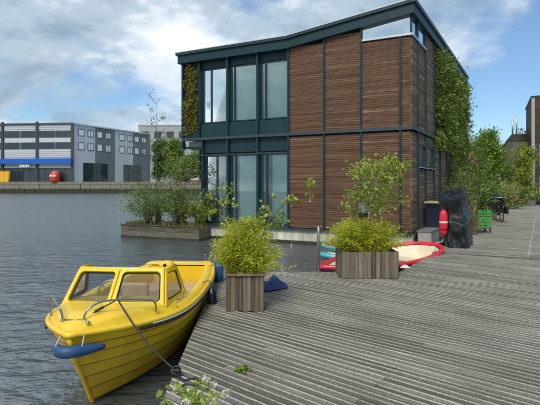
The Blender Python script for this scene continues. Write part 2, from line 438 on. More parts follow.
def skeleton(base, H, r0, nb, blen, seed, lean=(0, 0), f0=0.3, upk=0.6, nsub=5, per=14, spread=0.10, wob=0.05, taper=0.75, subl=0.5):
    """tapered trunk, limbs and twigs into one mesh builder; also the points and directions where leaves sit"""
    r = random.Random(seed); mb = MB(); pts = []; ds = []
    b = Vector(base); n = 9; tr = []
    ox = oy = 0
    for i in range(n + 1):
        t = i / n
        if i: ox += r.gauss(0, wob) * H / n * 2; oy += r.gauss(0, wob) * H / n * 2
        tr.append(b + Vector((lean[0] * t * t + ox, lean[1] * t * t + oy, H * t)))
    mb.tube(tr, [r0 * (1 - 0.85 * i / n) for i in range(n + 1)], 7)
    def at(t):
        k = min(int(t * n), n - 1); return tr[k].lerp(tr[k + 1], t * n - k)
    for k in range(nb):
        t = f0 + (1 - f0) * (k + r.random()) / nb
        p0 = at(min(t, 0.98)); az = k * 2.4 + r.random() * 1.2
        el = upk + r.gauss(0, 0.22)
        L = blen * (1 - taper * (t - f0) / (1 - f0 + 1e-6)) * (0.7 + 0.6 * r.random())
        d = Vector((math.cos(az) * math.cos(el), math.sin(az) * math.cos(el), math.sin(el)))
        ps = [p0]
        for j in range(5):
            d = (d + Vector((r.gauss(0, .14), r.gauss(0, .14), r.gauss(-0.02, .10)))).normalized()
            ps.append(ps[-1] + d * L / 5)
        rb = max(r0 * 0.42 * (1 - 0.6 * t), 0.0022)
        mb.tube(ps, [rb * (1 - 0.15 * j) for j in range(6)], 5, cap=False)
        for q in range(nsub):
            j = r.randint(1, 4); d2 = (d + Vector((r.gauss(0, .7), r.gauss(0, .7), r.gauss(0.1, .5)))).normalized()
            L2 = L * subl * (0.5 + 0.7 * r.random()); e = ps[j] + d2 * L2
            m_ = ps[j].lerp(e, .5) + Vector((r.gauss(0, .04), r.gauss(0, .04), r.gauss(0, .04))) * L2
            mb.tube([ps[j], m_, e], [rb * .5, rb * .35, rb * .2], 4, cap=False)
            for _ in range(per):
                u = 0.2 + 0.8 * r.random(); c = ps[j].lerp(e, u)
                pts.append(c + Vector((r.gauss(0, 1), r.gauss(0, 1), r.gauss(0, 1))) * spread); ds.append(d2)
        for _ in range(per):
            u = 0.45 + .55 * r.random(); jj = min(int(u * 5), 4)
            pts.append(ps[jj].lerp(ps[jj + 1], u * 5 - jj) + Vector((r.gauss(0, 1), r.gauss(0, 1), r.gauss(0, 1))) * spread); ds.append(d)
    return mb, pts, ds
def tree(name, base, H, r0, nb, blen, lm, label, cat='tree', bark='bark', size=0.06, seed=1, group=None, aspect=1.7, **kw):
    t = thing(name, base, label, cat, group)
    mb, pts, ds = skeleton(base, H, r0, nb, blen, seed, **kw)
    mb.build('trunk', M[bark], t, smooth=True)
    leaves('crown', pts, size, M[lm], t, aspect=aspect, dirs=ds, jit=0.9, seed=seed)
    return t
def shrub(name, base, w, h, lm, label, n=1500, size=0.07, seed=1, cat='shrub', aspect=2.0, group=None, stems=9, d=None):
    """many stems fanning out of the base with leaves in uneven clumps"""
    r = random.Random(seed); t = thing(name, base, label, cat, group); mb = MB(); pts = []; ds = []
    b = Vector(base); d = d or w
    for k in range(stems):
        a = 2 * math.pi * (k + r.random() * .6) / stems; rad = math.sqrt(r.random())
        e = b + Vector((math.cos(a) * rad * w / 2, math.sin(a) * rad * d / 2, h * (1.0 - 0.45 * rad * rad) * (0.75 + 0.3 * r.random())))
        m_ = b.lerp(e, .5) + Vector((-(e.x - b.x) * .2, -(e.y - b.y) * .2, 0))
        mb.tube([b + Vector((r.gauss(0, .03), r.gauss(0, .03), 0)), m_, e], [0.012, 0.008, 0.003], 4)
        for q in range(5):
            u = 0.3 + 0.7 * r.random(); c = (b.lerp(m_, u * 2) if u < .5 else m_.lerp(e, u * 2 - 1))
            c = c + Vector((r.gauss(0, w * .09), r.gauss(0, d * .09), r.gauss(0, h * .05)))
            sg = 0.05 * (w + h) / 2 * (0.6 + r.random())
            for _ in range(n // (stems * 5)):
                p = c + Vector((r.gauss(0, sg), r.gauss(0, sg), r.gauss(0, sg)))
                if p.z > b.z + .01: pts.append(p); ds.append((p - b).normalized() + Vector((0, 0, -.2)))
    mb.build('stem', M['bark'], t, smooth=True)
    leaves('foliage', pts, size, M[lm], t, aspect=aspect, dirs=ds, jit=0.7, seed=seed)
    return t
def bamboo(name, c, w, d, h, z0, label, n=70, seed=1, per=34, lean=0.5, size=0.085, lm='bamboo'):
    r = random.Random(seed); t = thing(name, (c[0], c[1], z0), label, 'bamboo'); mb = MB(); pts = []; ds = []
    for k in range(n):
        x = c[0] + r.uniform(-.5, .5) * w * .7; y = c[1] + r.uniform(-.5, .5) * d * .7
        low = r.random() ** 1.3                       # short outer shoots fan out, tall inner ones stay upright
        ox = (x - c[0]) * lean * (1.2 + 2.4 * low) + r.gauss(0, .05) * w * 2; oy = (y - c[1]) * lean * (1.2 + 2.4 * low) + r.gauss(0, .05) * d * 2
        H = h * (1.04 - .72 * low) * (1 - .30 * min(1, (ox * ox) / (w * w * .16)))
        ps = [Vector((x + ox * u * u, y + oy * u * u, z0 + H * (u - .10 * u * u * u))) for u in (0, .25, .5, .75, 1)]
        mb.tube(ps, [.004, .0037, .0032, .0025, .0012], 4, cap=False)
        for q in range(per):
            u = 0.05 + .95 * r.random() ** .8; i = min(int(u * 4), 3); p = ps[i].lerp(ps[i + 1], u * 4 - i)
            a = r.uniform(0, 6.283); dd = Vector((math.cos(a), math.sin(a), r.uniform(-.3, .7)))
            pts.append(p + dd * r.uniform(0, .05)); ds.append(dd)
    mb.build('culm', M['culm'], t)
    leaves('foliage', pts, size, M[lm], t, aspect=5.5, dirs=ds, jit=.35, droop=.12, seed=seed)
    return t

# ================================================================== THE SETTING
WATER_Z = -0.4
# ---- water
def watermat():
    m, n, l, b = mat('canal_water')
    b.inputs['Base Color'].default_value = (0.058, 0.074, 0.078, 1)
    b.inputs['Roughness'].default_value = 0.13
    b.inputs['IOR'].default_value = 1.9
    b.inputs['Specular IOR Level'].default_value = 0.8
    t = n.new('ShaderNodeTexCoord')
    prev = None
    for sc, st, dist, rz in ((0.45, (1, 2.0, 1), 0.10, .3), (1.7, (1, 2.4, 1), 0.085, -.2), (5.5, (1, 2.0, 1), 0.030, .1)):
        mp = n.new('ShaderNodeMapping'); mp.inputs['Scale'].default_value = st; mp.inputs['Rotation'].default_value = (0, 0, rz)
        l.new(t.outputs['Object'], mp.inputs[0])
        ns = n.new('ShaderNodeTexNoise'); ns.inputs['Scale'].default_value = sc; ns.inputs['Detail'].default_value = 3
        ns.inputs['Distortion'].default_value = 0.4
        l.new(mp.outputs[0], ns.inputs['Vector'])
        bp = n.new('ShaderNodeBump'); bp.inputs['Strength'].default_value = 1.0; bp.inputs['Distance'].default_value = dist
        l.new(ns.outputs['Fac'], bp.inputs['Height'])
        if prev: l.new(prev, bp.inputs['Normal'])
        prev = bp.outputs[0]
    l.new(prev, b.inputs['Normal'])
    sp = n.new('ShaderNodeSeparateXYZ'); l.new(t.outputs['Object'], sp.inputs[0])
    mr = n.new('ShaderNodeMapRange'); mr.inputs['From Min'].default_value = 7; mr.inputs['From Max'].default_value = 26
    mr.inputs['To Min'].default_value = 0.10; mr.inputs['To Max'].default_value = 0.42
    l.new(sp.outputs[1], mr.inputs['Value']); l.new(mr.outputs[0], b.inputs['Roughness'])
    return m
mb = MB(); mb.add([(-3000, -60, WATER_Z), (3000, -60, WATER_Z), (3000, 100.2, WATER_Z), (-3000, 100.2, WATER_Z)], [(0, 1, 2, 3)])
struct(mb.build('water', watermat()))

# ---- far bank
mb = MB(); mb.box(-3000, 3000, 100, 5000, -1.4, 2.15)
struct(mb.build('far_bank_ground', M['ground']))
qw = thing('quay_wall', (-30, 99.7, WATER_Z), 'low stone quay wall along the far side of the water', 'quay wall')
mb = MB()
mb.box(-130, 40, 99.5, 99.98, -1.2, 1.75)
mb.build('wall', M['quay'], qw)
mb = MB(); mb.box(-130, 40, 99.32, 99.99, 1.76, 2.35)
mb.build('coping', M['quay'], qw)
stone = MB(); stone.box(-1.15, 1.15, -.16, .16, -.55, .55)
me = None
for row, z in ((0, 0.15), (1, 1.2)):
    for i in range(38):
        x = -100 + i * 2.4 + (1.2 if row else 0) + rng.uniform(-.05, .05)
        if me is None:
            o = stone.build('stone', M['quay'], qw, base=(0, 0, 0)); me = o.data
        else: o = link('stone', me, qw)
        if row == 0: o.material_slots[0].link = 'OBJECT'; o.material_slots[0].material = M['algae_and_shade']  # lower row coloured dark to look like the wall's reflection in the water
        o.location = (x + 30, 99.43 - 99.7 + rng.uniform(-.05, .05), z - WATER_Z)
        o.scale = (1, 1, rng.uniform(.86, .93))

# ---- docks: two pontoons, every board an object
def clip(poly, n, lo, hi):
    def half(ps, s, c):
        out = []
        for i in range(len(ps)):
            a, b = ps[i], ps[(i + 1) % len(ps)]
            da, db = s * (a[0] * n[0] + a[1] * n[1]) - c, s * (b[0] * n[0] + b[1] * n[1]) - c
            if da >= 0: out.append(a)
            if (da >= 0) != (db >= 0):
                t = da / (da - db); out.append((a[0] + t * (b[0] - a[0]), a[1] + t * (b[1] - a[1])))
        return out
    p = half(poly, 1, lo)
    return half(p, -1, -hi) if len(p) > 2 else []
J0 = np.array((3.85, 9.93)); JD = np.array((0.912, -0.41))
JE = J0 + JD * 12
dock1 = [(-0.74, 1.2), (12, 1.2), (12, JE[1] - 0.4), tuple(J0 + np.array((.02, -.05)) + JD * 7.5), (J0[0], J0[1] - .06), (2.34, 7.66), (-0.94, 7.78)]
dock1[2] = tuple(J0 + JD * 9.3 + np.array((.0, -.06))); dock1[3] = tuple(J0 + JD * 6 + np.array((0, -.06)))
dock1[1] = (dock1[2][0], 1.2)
RD = np.array((0.543, 0.84))
P0 = J0 + np.array((0.0, 0.04))
dock2 = [tuple(P0), tuple(J0 + JD * 9.3 + np.array((0, .04))), tuple(J0 + JD * 9.3 + RD * 34), tuple(P0 + RD * 30.5)]
def dock(name, poly, n, pitch, wood, joints=()):
    base = (sum(p[0] for p in poly) / len(poly), sum(p[1] for p in poly) / len(poly), 0)
    mb = MB()
    cx, cy = base[0], base[1]
    shr = [(cx + (x - cx) * .992, cy + (y - cy) * .992) for x, y in poly]
    mb.prism(shr, -0.75, -0.062)
    root = struct(mb.build(name, M['underdeck'], loc=base))
    vals = [p[0] * n[0] + p[1] * n[1] for p in poly]
    k = min(vals)
    while k < max(vals):
        w = pitch - rng.uniform(.008, .013)
        al = (n[1], -n[0])
        cuts = [-99.0] + ([rng.choice(joints) + rng.uniform(-.004, .004)] if joints else []) + [99.0]
        for c0, c1 in zip(cuts[:-1], cuts[1:]):
            sub = clip(poly, al, c0 + .0025, c1 - .0025)
            q = clip(sub, n, k, k + w) if len(sub) > 2 else []
            if len(q) < 3: continue
            dz = rng.uniform(-.003, .003)
            b = MB(); b.prism(q, -0.052 + dz, dz)
            g = clip(sub, n, k + w * .70, k + w * .955)
            if len(g) > 2: b.prism(g, dz + .0005, dz + .0035, 1)
            b.build('plank', [wood, M['grit']], root)
        k += pitch
    return root
d1 = dock('dock', dock1, (0.617, 0.787), 0.080, M['deck1'], (-2.6, -1.4, -.2, 1.0, 2.2))
d2 = dock('boardwalk', dock2, (0.41, 0.912), 0.12, M['deck2'])
b = MB()
q0, q1 = J0 + JD * .05, J0 + JD * 9.2
b.tube([(q0[0], q0[1] - .02, -.012), ((q0 + q1)[0] / 2, (q0 + q1)[1] / 2 - .03, -.008), (q1[0], q1[1] - .02, -.012)], .018, 6)
b.build('joint_seal', M['black'], d2)
b = MB(); q0 = gp(528, 258); b.add([], [])
q1 = (q0[0] + RD[0] * 16, q0[1] + RD[1] * 16)
nx, ny = RD[1] * .02, -RD[0] * .02
b.prism([(q0[0] - nx, q0[1] - ny), (q1[0] - nx, q1[1] - ny), (q1[0] + nx, q1[1] + ny), (q0[0] + nx, q0[1] + ny)], .0045, .008)
b.build('seam_strip', M['thin_line'], d2)

# ================================================================== THE HOUSE
HC = np.array((4.3, 12.8)); HL = np.array((-0.912, 0.41)); HR = np.array((0.543, 0.84))
def Hm(s, t, z): p = HC + HL * s + HR * t; return (p[0], p[1], z)
def HB(): return MB(Hm)
house = thing('house', (HC[0], HC[1], WATER_Z), 'two storey floating house with brown slat cladding, dark teal frames and kinked roof', 'house')
ZB, ZBELT, = 0.116, 3.34
SL, TL = 8.4, 10.7
def ztop(s): return 7.19 - 0.13 * s if s < 4.0 else 6.67
def zfas(s): return ztop(s) - 0.41
# hull of concrete with a dark band: algal growth, raised to paint in the shadow gap
b = HB(); b.box(-.06, SL - .6, -.06, TL + .1, -1.3, 0.06); b.build('concrete_hull', M['concrete'], house)
b = HB(); b.box(-.075, SL - .58, -.075, TL + .12, -1.28, -.285); b.build('algae_shade_line', M['algae_and_shade'], house)
b = HB()
b.box(-.12, SL - .62, -.14, TL + .02, 0.062, 0.122); b.build('base_rail', M['teal_l'], house)
# roof slab: kinked profile swept back along the side wall
def sweep(prof, t0, t1):
    b = HB(); n = len(prof)
    b.add([(s, t0, z) for s, z in prof] + [(s, t1, z) for s, z in prof],
          [tuple(range(n)), tuple(range(2 * n - 1, n - 1, -1))] + [(i, n + i, n + (i + 1) % n, (i + 1) % n) for i in range(n)])
    return b
ov = .12
roof = sweep([(-ov, ztop(-ov) - .11), (-ov, ztop(-ov) - .41), (4, 6.26), (SL + ov, 6.26), (SL + ov, 6.56), (4, 6.56)], -.16, TL + .1).build('roof', M['teal'], house)
sweep([(-ov - .05, ztop(-ov)), (-ov - .05, ztop(-ov) - .105), (4, 6.565), (SL + ov + .05, 6.565), (SL + ov + .05, 6.67), (4, 6.67)], -.22, TL + .14).build('roof_edge', M['zinc'], roof)
sweep([(-ov - .062, ztop(-ov) + .014), (-ov - .062, ztop(-ov) - .012), (4, 6.658), (SL + ov + .06, 6.658), (SL + ov + .06, 6.684), (4, 6.684)], -.232, TL + .15).build('coping_strip', M['alu'], roof)
# structural walls (behind cladding)
b = HB()
b.box(.10, 3.98, .10, .25, .13, 6.2)                     # front wall behind slats
b.box(.10, .25, .26, TL - .01, .13, 6.2)                 # side wall
b.box(.26, SL - .8, TL - .2, TL - .02, .13, 6.2)         # rear
b.build('inner_wall', M['backing'], house)
b = HB(); b.box(SL - .25, SL - .08, .25, TL - .2, 3.32, 6.2); b.build('gable_wall', M['backing'], house)
b = HB(); b.box(.26, SL - .86, .1, TL - .25, .125, .16); b.build('ground_floor', M['floor_in'], house)
b = HB(); b.box(.26, SL - .1, .2, TL - .2, 3.08, 3.28); b.build('upper_floor', M['room'], house)
b = HB(); b.box(.26, SL - .26, .12, TL - .2, 6.12, 6.2); b.build('ceiling', M['room'], house)
b = HB(); b.box(3.6, 3.72, .3, 6, .17, 3.07); b.box(3.6, 3.72, .3, 6, 3.32, 6.11); b.box(3.74, SL - .9, 5.6, 5.72, .17, 3.07); b.box(3.74, SL - .3, 4.6, 4.7, 3.32, 6.11)
b.build('room_wall', M['room'], house)

MUL = [0.0, 0.30, 1.51, 2.73, 4.0, 5.18, 6.40, 7.63, SL]
# cladding of the front: each slat an object under its panel
PITCH = 0.062
def slat_rows(z0, z1):
    z = z0 + .01
    while z + PITCH * .8 < z1: yield z; z += PITCH
def panel(s0, s1, z0, z1, single):
    b = HB(); b.box(s0 + .01, s1 - .01, .055, .095, z0, z1)
    p = b.build('cladding_panel', M['backing'], house)
    W = s1 - s0 - .05
    if single:
        variants = []
        for v in range(3):
            sb = HB(); th = .040 + .006 * v
            y0 = -.012 - .004 * v
            sb.box(-W / 2, W / 2, y0, y0 + th, 0, PITCH * .84)
            variants.append(sb)
        mes = []
        o0 = Hm(0, 0, 0)
        for z in slat_rows(z0, z1):
            v = rng.randrange(3)
            while len(mes) <= v:
                bb = variants[len(mes)]; me = bpy.data.meshes.new('slat')
                me.from_pydata((np.array(bb.v) - np.array(o0)).tolist(), [], bb.f); me.materials.append(M['slat']); mes.append(me)
            o = link('slat', mes[v], p)
            c = np.array(Hm((s0 + s1) / 2, 0, z)) - np.array(house.location[:])
            o.location = c
    else:
        sb = HB()
        for z in slat_rows(z0, z1):
            sb.box(s0 + .025, s1 - .025, -.014 + rng.uniform(-.003, .003), .03, z, z + PITCH * .84)
        stuff(sb.build('slat_field', M['slat'], p))
    return p
CLZ = 6.20      # sill height of the corner clerestory
panel(2.73, 4.0, .14, ZBELT - .05, True); panel(1.51, 2.73, .14, ZBELT - .05, True); panel(.30, 1.51, .14, ZBELT - .05, True)
panel(2.73, 4.0, ZBELT + .05, 6.36, True); panel(1.51, 2.73, ZBELT + .05, 6.5, True); panel(.30, 1.51, ZBELT + .05, CLZ - .04, True)
panel(0.0, .30, .14, ZBELT - .05, False); panel(0.0, .30, ZBELT + .05, CLZ - .04, False)
# cladding of the side wall
TM = [0.0, 0.69, 1.75, 3.04, 4.15, 5.5, 6.8, 8.1, 9.4, TL]
def spanel(t0, t1, z0, z1):
    b = HB(); b.box(.055, .095, t0 + .01, t1 - .01, z0, z1)
    p = b.build('cladding_panel', M['backing'], house)
    sb = HB()
    for z in slat_rows(z0, z1):
        sb.box(-.014 + rng.uniform(-.004, .004), .03, t0 + .025, t1 - .025, z, z + PITCH * .84)
    stuff(sb.build('slat_field', M['slat_r'], p))
WZ0, WZ1 = 2.20, 2.92
for i in range(len(TM) - 1):
    t0, t1 = TM[i], TM[i + 1]
    if i in (1, 2):
        spanel(t0, t1, .14, WZ0 - .03); spanel(t0, t1, WZ1 + .03, ZBELT - .05)
    else: spanel(t0, t1, .14, ZBELT - .05)
    if i < 2: spanel(t0, t1, ZBELT + .05, CLZ - .04)
    elif i == 2: spanel(t0, t1, ZBELT + .05, 6.78)
# side window: frame, panes
win = HB()
t0, t1 = TM[1] + .03, TM[3] - .03
for a0, a1, c0, c1 in ((t0, t1, WZ0 - .02, WZ0 + .05), (t0, t1, WZ1 - .05, WZ1 + .02), (t0, t0 + .06, WZ0 + .052, WZ1 - .052), (t1 - .06, t1, WZ0 + .052, WZ1 - .052), (TM[2] - .04, TM[2] + .04, WZ0 + .052, WZ1 - .052)):
    win.box(-.05, .05, a0, a1, c0, c1)
win = win.build('window', M['teal'], house)
for a0, a1 in ((t0 + .06, TM[2] - .04), (TM[2] + .04, t1 - .06)):
    b = HB(); b.box(.0, .012, a0, a1, WZ0 + .052, WZ1 - .052); b.build('pane', M['glass'], win)
b = HB(); b.box(.06, .09, t0, t1, WZ0, WZ1); b.build('blind', M['teal'], win)
b = HB(); b.box(-.09, -.052, t0 - .02, t1 + .02, WZ0 - .045, WZ0 - .022); b.build('sill', M['alu'], win)
# corner clerestory window
cl = HB()
cl.box(-.05, 1.53, -.06, .05, CLZ - .035, CLZ + .03)
cl.box(-.06, .05, .052, 1.77, CLZ - .034, CLZ + .031)
clw = cl.build('window', M['alu'], house)
for e in ((1.47, 1.53, -.05, .05, CLZ + .032, 6.6), (-.03, .03, -.03, .03, CLZ + .032, 6.79), (-.05, .05, .66, .73, CLZ + .033, 6.78), (-.05, .05, 1.70, 1.77, CLZ + .033, 6.78)):
    HB().box(*e).build('frame_post', M['teal'], clw)

def trapane(s0, s1, t, z0, zf):
    b = HB(); b.add([(s0, t, z0), (s1, t, z0), (s1, t, zf(s1)), (s0, t, zf(s0)), (s0, t + .01, z0), (s1, t + .01, z0), (s1, t + .01, zf(s1)), (s0, t + .01, zf(s0))],
        [(0, 1, 2, 3), (7, 6, 5, 4), (0, 4, 5, 1), (1, 5, 6, 2), (2, 6, 7, 3), (3, 7, 4, 0)]); return b
trapane(.032, 1.468, .0, CLZ + .032, lambda s: zfas(s) + .02).build('pane', M['glass_sky'], clw)
for a0, a1 in ((.032, .658), (.732, 1.698)):
    b = HB(); b.box(.0, .01, a0, a1, CLZ + .033, 6.78); b.build('pane', M['glass'], clw)
b = HB(); b.box(.26, 2.6, 2.4, 2.5, CLZ - .3, 6.6); b.box(2.6, 2.7, .3, 2.5, CLZ - .3, 6.5); b.build('room_wall', M['room'], house)
# vertical and horizontal cover strips
for s in (.30, 1.51, 2.73, 4.0):
    w = .028 if s != 4.0 else .035
    b = HB(); b.box(s - w, s + w, -.075, .04, .125, ZBELT - .052); b.build('cover_strip', M['teal'], house)
    zt = {.30: CLZ - .04, 1.51: 6.60}.get(s, zfas(s) + .03)
    b = HB(); b.box(s - w, s + w, -.075, .04, ZBELT + .052, zt); b.build('cover_strip', M['teal'], house)
for i, t in enumerate(TM[1:-1]):
    b = HB(); b.box(-.075, .04, t - .032, t + .032, .125, ZBELT - .052); b.build('cover_strip', M['teal'], house)
    if i < 3:
        b = HB(); b.box(-.075, .04, t - .032, t + .032, ZBELT + .052, CLZ - .04 if i < 2 else 6.79); b.build('cover_strip', M['teal'], house)
b = HB(); b.box(-.085, SL, -.085, .04, ZBELT - .05, ZBELT + .05); b.build('belt_rail', M['teal_l'], house)
b = HB(); b.box(-.086, .04, .042, TL, ZBELT - .049, ZBELT + .049); b.build('belt_rail', M['teal_l'], house)
# glazed bays: windows with frames, panes and curtains
def curtain(s0, s1, t, z0, z1, ph):
    n = max(8, int((s1 - s0) / .022))
    b = HB()
    b.grid(lambda u, v: (s0 + (s1 - s0) * u, t + .028 * math.sin(u * (s1 - s0) * 62 + ph) + .014 * math.sin(u * (s1 - s0) * 23 + ph * 2) * (1.2 - v), z0 + (z1 - z0) * v), n, 4)
    return b
def glazed(s0, s1, z0, z1, t, cs, door=False, trans=None, fw=.042):
    f = HB()
    f.box(s0, s0 + fw, t, t + .09, z0, z1); f.box(s1 - fw, s1, t, t + .09, z0, z1)
    f.box(s0 + fw, s1 - fw, t + .002, t + .088, z0, z0 + fw); f.box(s0 + fw, s1 - fw, t + .002, t + .088, z1 - fw, z1)
    if door:
        mid = door; f.box(mid - .03, mid + .03, t + .001, t + .089, z0 + fw, z1 - fw)
    w = f.build('window', M['teal'], house)
    edges = [s0 + fw, door - .03, door + .03, s1 - fw] if door else [s0 + fw, s1 - fw]
    for i in range(0, len(edges), 2):
        b = HB(); b.box(edges[i], edges[i + 1], t + .035, t + .047, z0 + fw, z1 - fw); b.build('pane', M['glass'], w)
    for j, (c0, c1) in enumerate(cs):
        curtain(c0, c1, t + .14, z0 + .05, z1 - .02, j * 1.7 + s0).build('curtain', M['curtain'], w, smooth=True)
    return w
# upper storey: deep head panel, windows, spandrel panel
for i, (s0, s1, dr, cs) in enumerate(((4.0, 5.18, 4.95, [(4.05, 5.12)]), (5.18, 6.40, 6.2, [(5.22, 6.34)]), (6.40, 7.63, 7.2, [(6.44, 7.12)]))):
    glazed(s0 + .04, s1 - .04, 3.93, 5.98, .10, cs, door=dr)
    b = HB(); b.box(s0 + .036, s1 - .036, .02, .06, ZBELT + .052, 3.90); b.build('spandrel_panel', M['teal'], house)
    b = HB(); b.box(s0 + .036, s1 - .036, .09, .2, 6.0, 6.3); b.build('head_panel', M['teal'], house)
b = HB(); b.box(7.33, 7.36, .06, .1, 4.5, 4.75); b.build('door_handle', M['alu'], house)
for s in (5.18, 6.40, 7.63):
    b = HB(); b.box(s - .034, s + .034, -.075, .16, ZBELT + .052, 6.29); b.build('mullion', M['teal'], house)
# lower storey
for i, (s0, s1, dr, cs) in enumerate(((4.0, 5.18, 4.9, [(4.05, 4.75)]), (5.18, 6.40, 6.15, [(5.25, 6.1)]), (6.40, 7.5, 6.95, []))):
    glazed(s0 + .04, s1 - .04, .17, 2.74, .10, cs, door=dr, fw=.075)
    b = HB(); b.box(s0 + .036, s1 - .036, .06, .14, 2.80, ZBELT - .052); b.build('head_panel', M['teal'], house)
    b = HB(); b.box(s0 + .036, s1 - .036, .02, .10, .123, .168); b.build('threshold', M['teal_l'], house)
for s in (5.18, 6.40, 7.5):
    b = HB(); b.box(s - .034, s + .034, -.06, .16, .124, ZBELT - .052); b.build('mullion', M['teal'], house)
b = HB(); b.box(4.04, SL - .05, -.10, -.062, 2.70, 2.74); b.build('transom_rail', M['teal_l'], house)
b = HB(); b.box(7.42, 7.56, .162, .3, .13, ZBELT - .1); b.build('corner_post', M['teal'], house)
gw = HB()
for a0, a1 in ((.3, .36), (2.0, 2.06), (3.8, 3.86), (5.5, 5.56)): gw.box(7.44, 7.54, a0, a1, .165, 3.05)
gw = gw.build('side_glazing', M['teal'], house)
for a0, a1 in ((.36, 2.0), (2.06, 3.8), (3.86, 5.5)):
    b = HB(); b.box(7.485, 7.497, a0, a1, .17, 3.05); b.build('pane', M['glass_c'], gw)
# overhanging end of the upper storey
b = HB(); b.box(7.67, SL - .04, .06, .12, ZBELT + .052, 6.25); b.build('green_wall_board', M['backing'], house)
b = HB(); b.box(SL - .05, SL + .02, -.07, .06, 3.0, 6.25); b.build('corner_post', M['teal'], house)
b = HB(); b.box(7.67, SL - .052, -.02, .05, 3.30, 3.72); b.build('spandrel_panel', M['teal'], house)
b = HB(); b.box(7.52, SL - .02, .1, TL - .3, 3.0, 3.07); b.build('soffit', M['teal'], house)
b = HB(); b.box(7.60, 7.66, -.03, .05, 2.2, 2.95); b.build('downpipe', M['black'], house)
# furniture-like dark shapes inside, seen through the glass
tb = thing('dining_table', Hm(5.9, 2.2, .16), 'dark table standing in the room behind the lower glass', 'table')
b = HB(); b.box(5.2, 6.6, 1.8, 2.7, .88, .92); b.build('tabletop', M['bark'], tb)
for a, c in ((5.25, 1.85), (6.55, 1.85), (5.25, 2.65), (6.55, 2.65)):
    b = HB(); b.box(a - .03, a + .03, c - .03, c + .03, .161, .879); b.build('leg', M['bark'], tb)
# green walls
def wallplants(s_of, area, n, m, seed, label, size=.085):
    """planted pockets; leaves hang out in clumps of uneven depth"""
    r = np.random.default_rng(seed); P = []; D = []
    u0, u1, z0, z1 = area
    nc = int((u1 - u0) * (z1 - z0) * 16)
    cu = r.uniform(u0, u1, nc); cz = r.uniform(z0, z1, nc); cd = r.uniform(.06, .30, nc) * (.5 + .5 * r.random(nc)); cs = r.uniform(.05, .17, nc)
    pick = r.integers(0, nc, n)
    u = np.clip(cu[pick] + r.normal(size=n) * cs[pick], u0 - .04, u1 + .05); z = cz[pick] + r.normal(size=n) * cs[pick] * 1.3 - .05
    z = np.clip(z, z0 - .25, z1)
    dd = np.abs(r.normal(size=n)) * cd[pick] * .8
    for a, zz, q in zip(u, z, dd): P.append(s_of(a, q, zz))
    return P
r0 = Hm(-.05, 3.1, ZBELT + .1)
gr = thing('green_wall', r0, 'lush living wall of ferns and climbers on the upper side wall of the house', 'green wall')
b = HB(); b.box(-.03, .05, 3.09, TL - .02, ZBELT + .06, 6.76); b.build('panel', M['backing'], gr)
P = wallplants(lambda a, q, z: Hm(-.04 - q * 1.1, a, z), (3.12, TL - .05, ZBELT - .15, 6.72), 21000, None, 3, '')
leaves('foliage', P, .10, M['greenwall'], gr, aspect=2.4, dirs=np.tile(np.array([[.55, -.5, -.5]]), (len(P), 1)), jit=.7, seed=4)
P = wallplants(lambda a, q, z: Hm(-.04 - q, a, z), (6.0, TL - .05, 1.2, ZBELT), 5000, None, 5, '')
leaves('trailing_foliage', P, .10, M['greenwall'], gr, aspect=2.6, dirs=np.tile(np.array([[.5, -.4, -.8]]), (len(P), 1)), jit=.7, seed=6)
gr2 = thing('green_wall', Hm(8.0, 0, 3.75), 'narrow olive brown living wall strip beside the upper windows', 'green wall')
b = HB(); b.box(7.68, SL - .06, .02, .058, 3.73, 6.24); b.build('panel', M['backing'], gr2)
P = wallplants(lambda a, q, z: Hm(a, .0 - q * .5, z), (7.72, SL - .12, 3.80, 6.2), 6000, None, 8, '')
leaves('foliage', P, .085, M['brownwall'], gr2, aspect=2.4, dirs=np.tile(np.array([[-.2, -.6, -.6]]), (len(P), 1)), jit=.7, seed=9)
gb = Hm(.97, -.05, 1.05)
g = thing('meter_box', (gb[0], gb[1], gb[2]), 'small grey box fixed to the slat cladding behind the birch trunk', 'box')
b = HB(); b.box(1.24, 1.52, -.22, -.08, .72, 1.10); bevel(b.build('case', M['greybox'], g), .012)
b = HB(); b.box(1.22, 1.54, -.24, -.075, 1.102, 1.13); b.build('lid', M['col_d'], g)

# ================================================================== FLOATING PLANTER by the house
fb = thing('floating_planter', (-4.1, 15.9, WATER_Z), 'long weathered timber planter box floating beside the glass house front', 'planter')
A = np.array(gp(199, 241.5, WATER_Z)[:2]); Bq = np.array(gp(121, 237, WATER_Z)[:2])
ax = (Bq - A) / np.linalg.norm(Bq - A); LN = np.linalg.norm(Bq - A); ay = np.array((-ax[1], ax[0])) * -1
if ay[1] < 0: ay = -ay
DW = .88
def Fm(u, v, z): p = A + ax * u + ay * v; return (p[0], p[1], z)
b = MB(Fm); b.box(.05, LN - .05, .05, DW - .05, -.9, -.02); b.build('core', M['underdeck'], fb)
b = MB(Fm); b.box(.045, LN - .045, .045, DW - .045, -.0195, .03); b.build('soil', M['soil'], fb)
for i in range(3):
    z0 = -.52 + i * .20; z1 = z0 + .192
    for nm, ext in (('board', (0, LN, 0, .045)), ('board', (0, LN, DW - .045, DW)), ('board', (.0, .045, .047, DW - .047)), ('board', (LN - .045, LN, .047, DW - .047))):
        b = MB(Fm); b.box(*ext, z0, z1); b.build(nm, M['planter_h'], fb)
b = MB(Fm); b.box(-.02, LN + .02, -.03, .05, .083, .115); b.build('cap_rail', M['planter_h'], fb)
b = MB(Fm); b.box(-.01, LN + .01, -.004, DW + .004, -.56, -.33); b.build('wet_line', M['algae_and_shade'], fb)
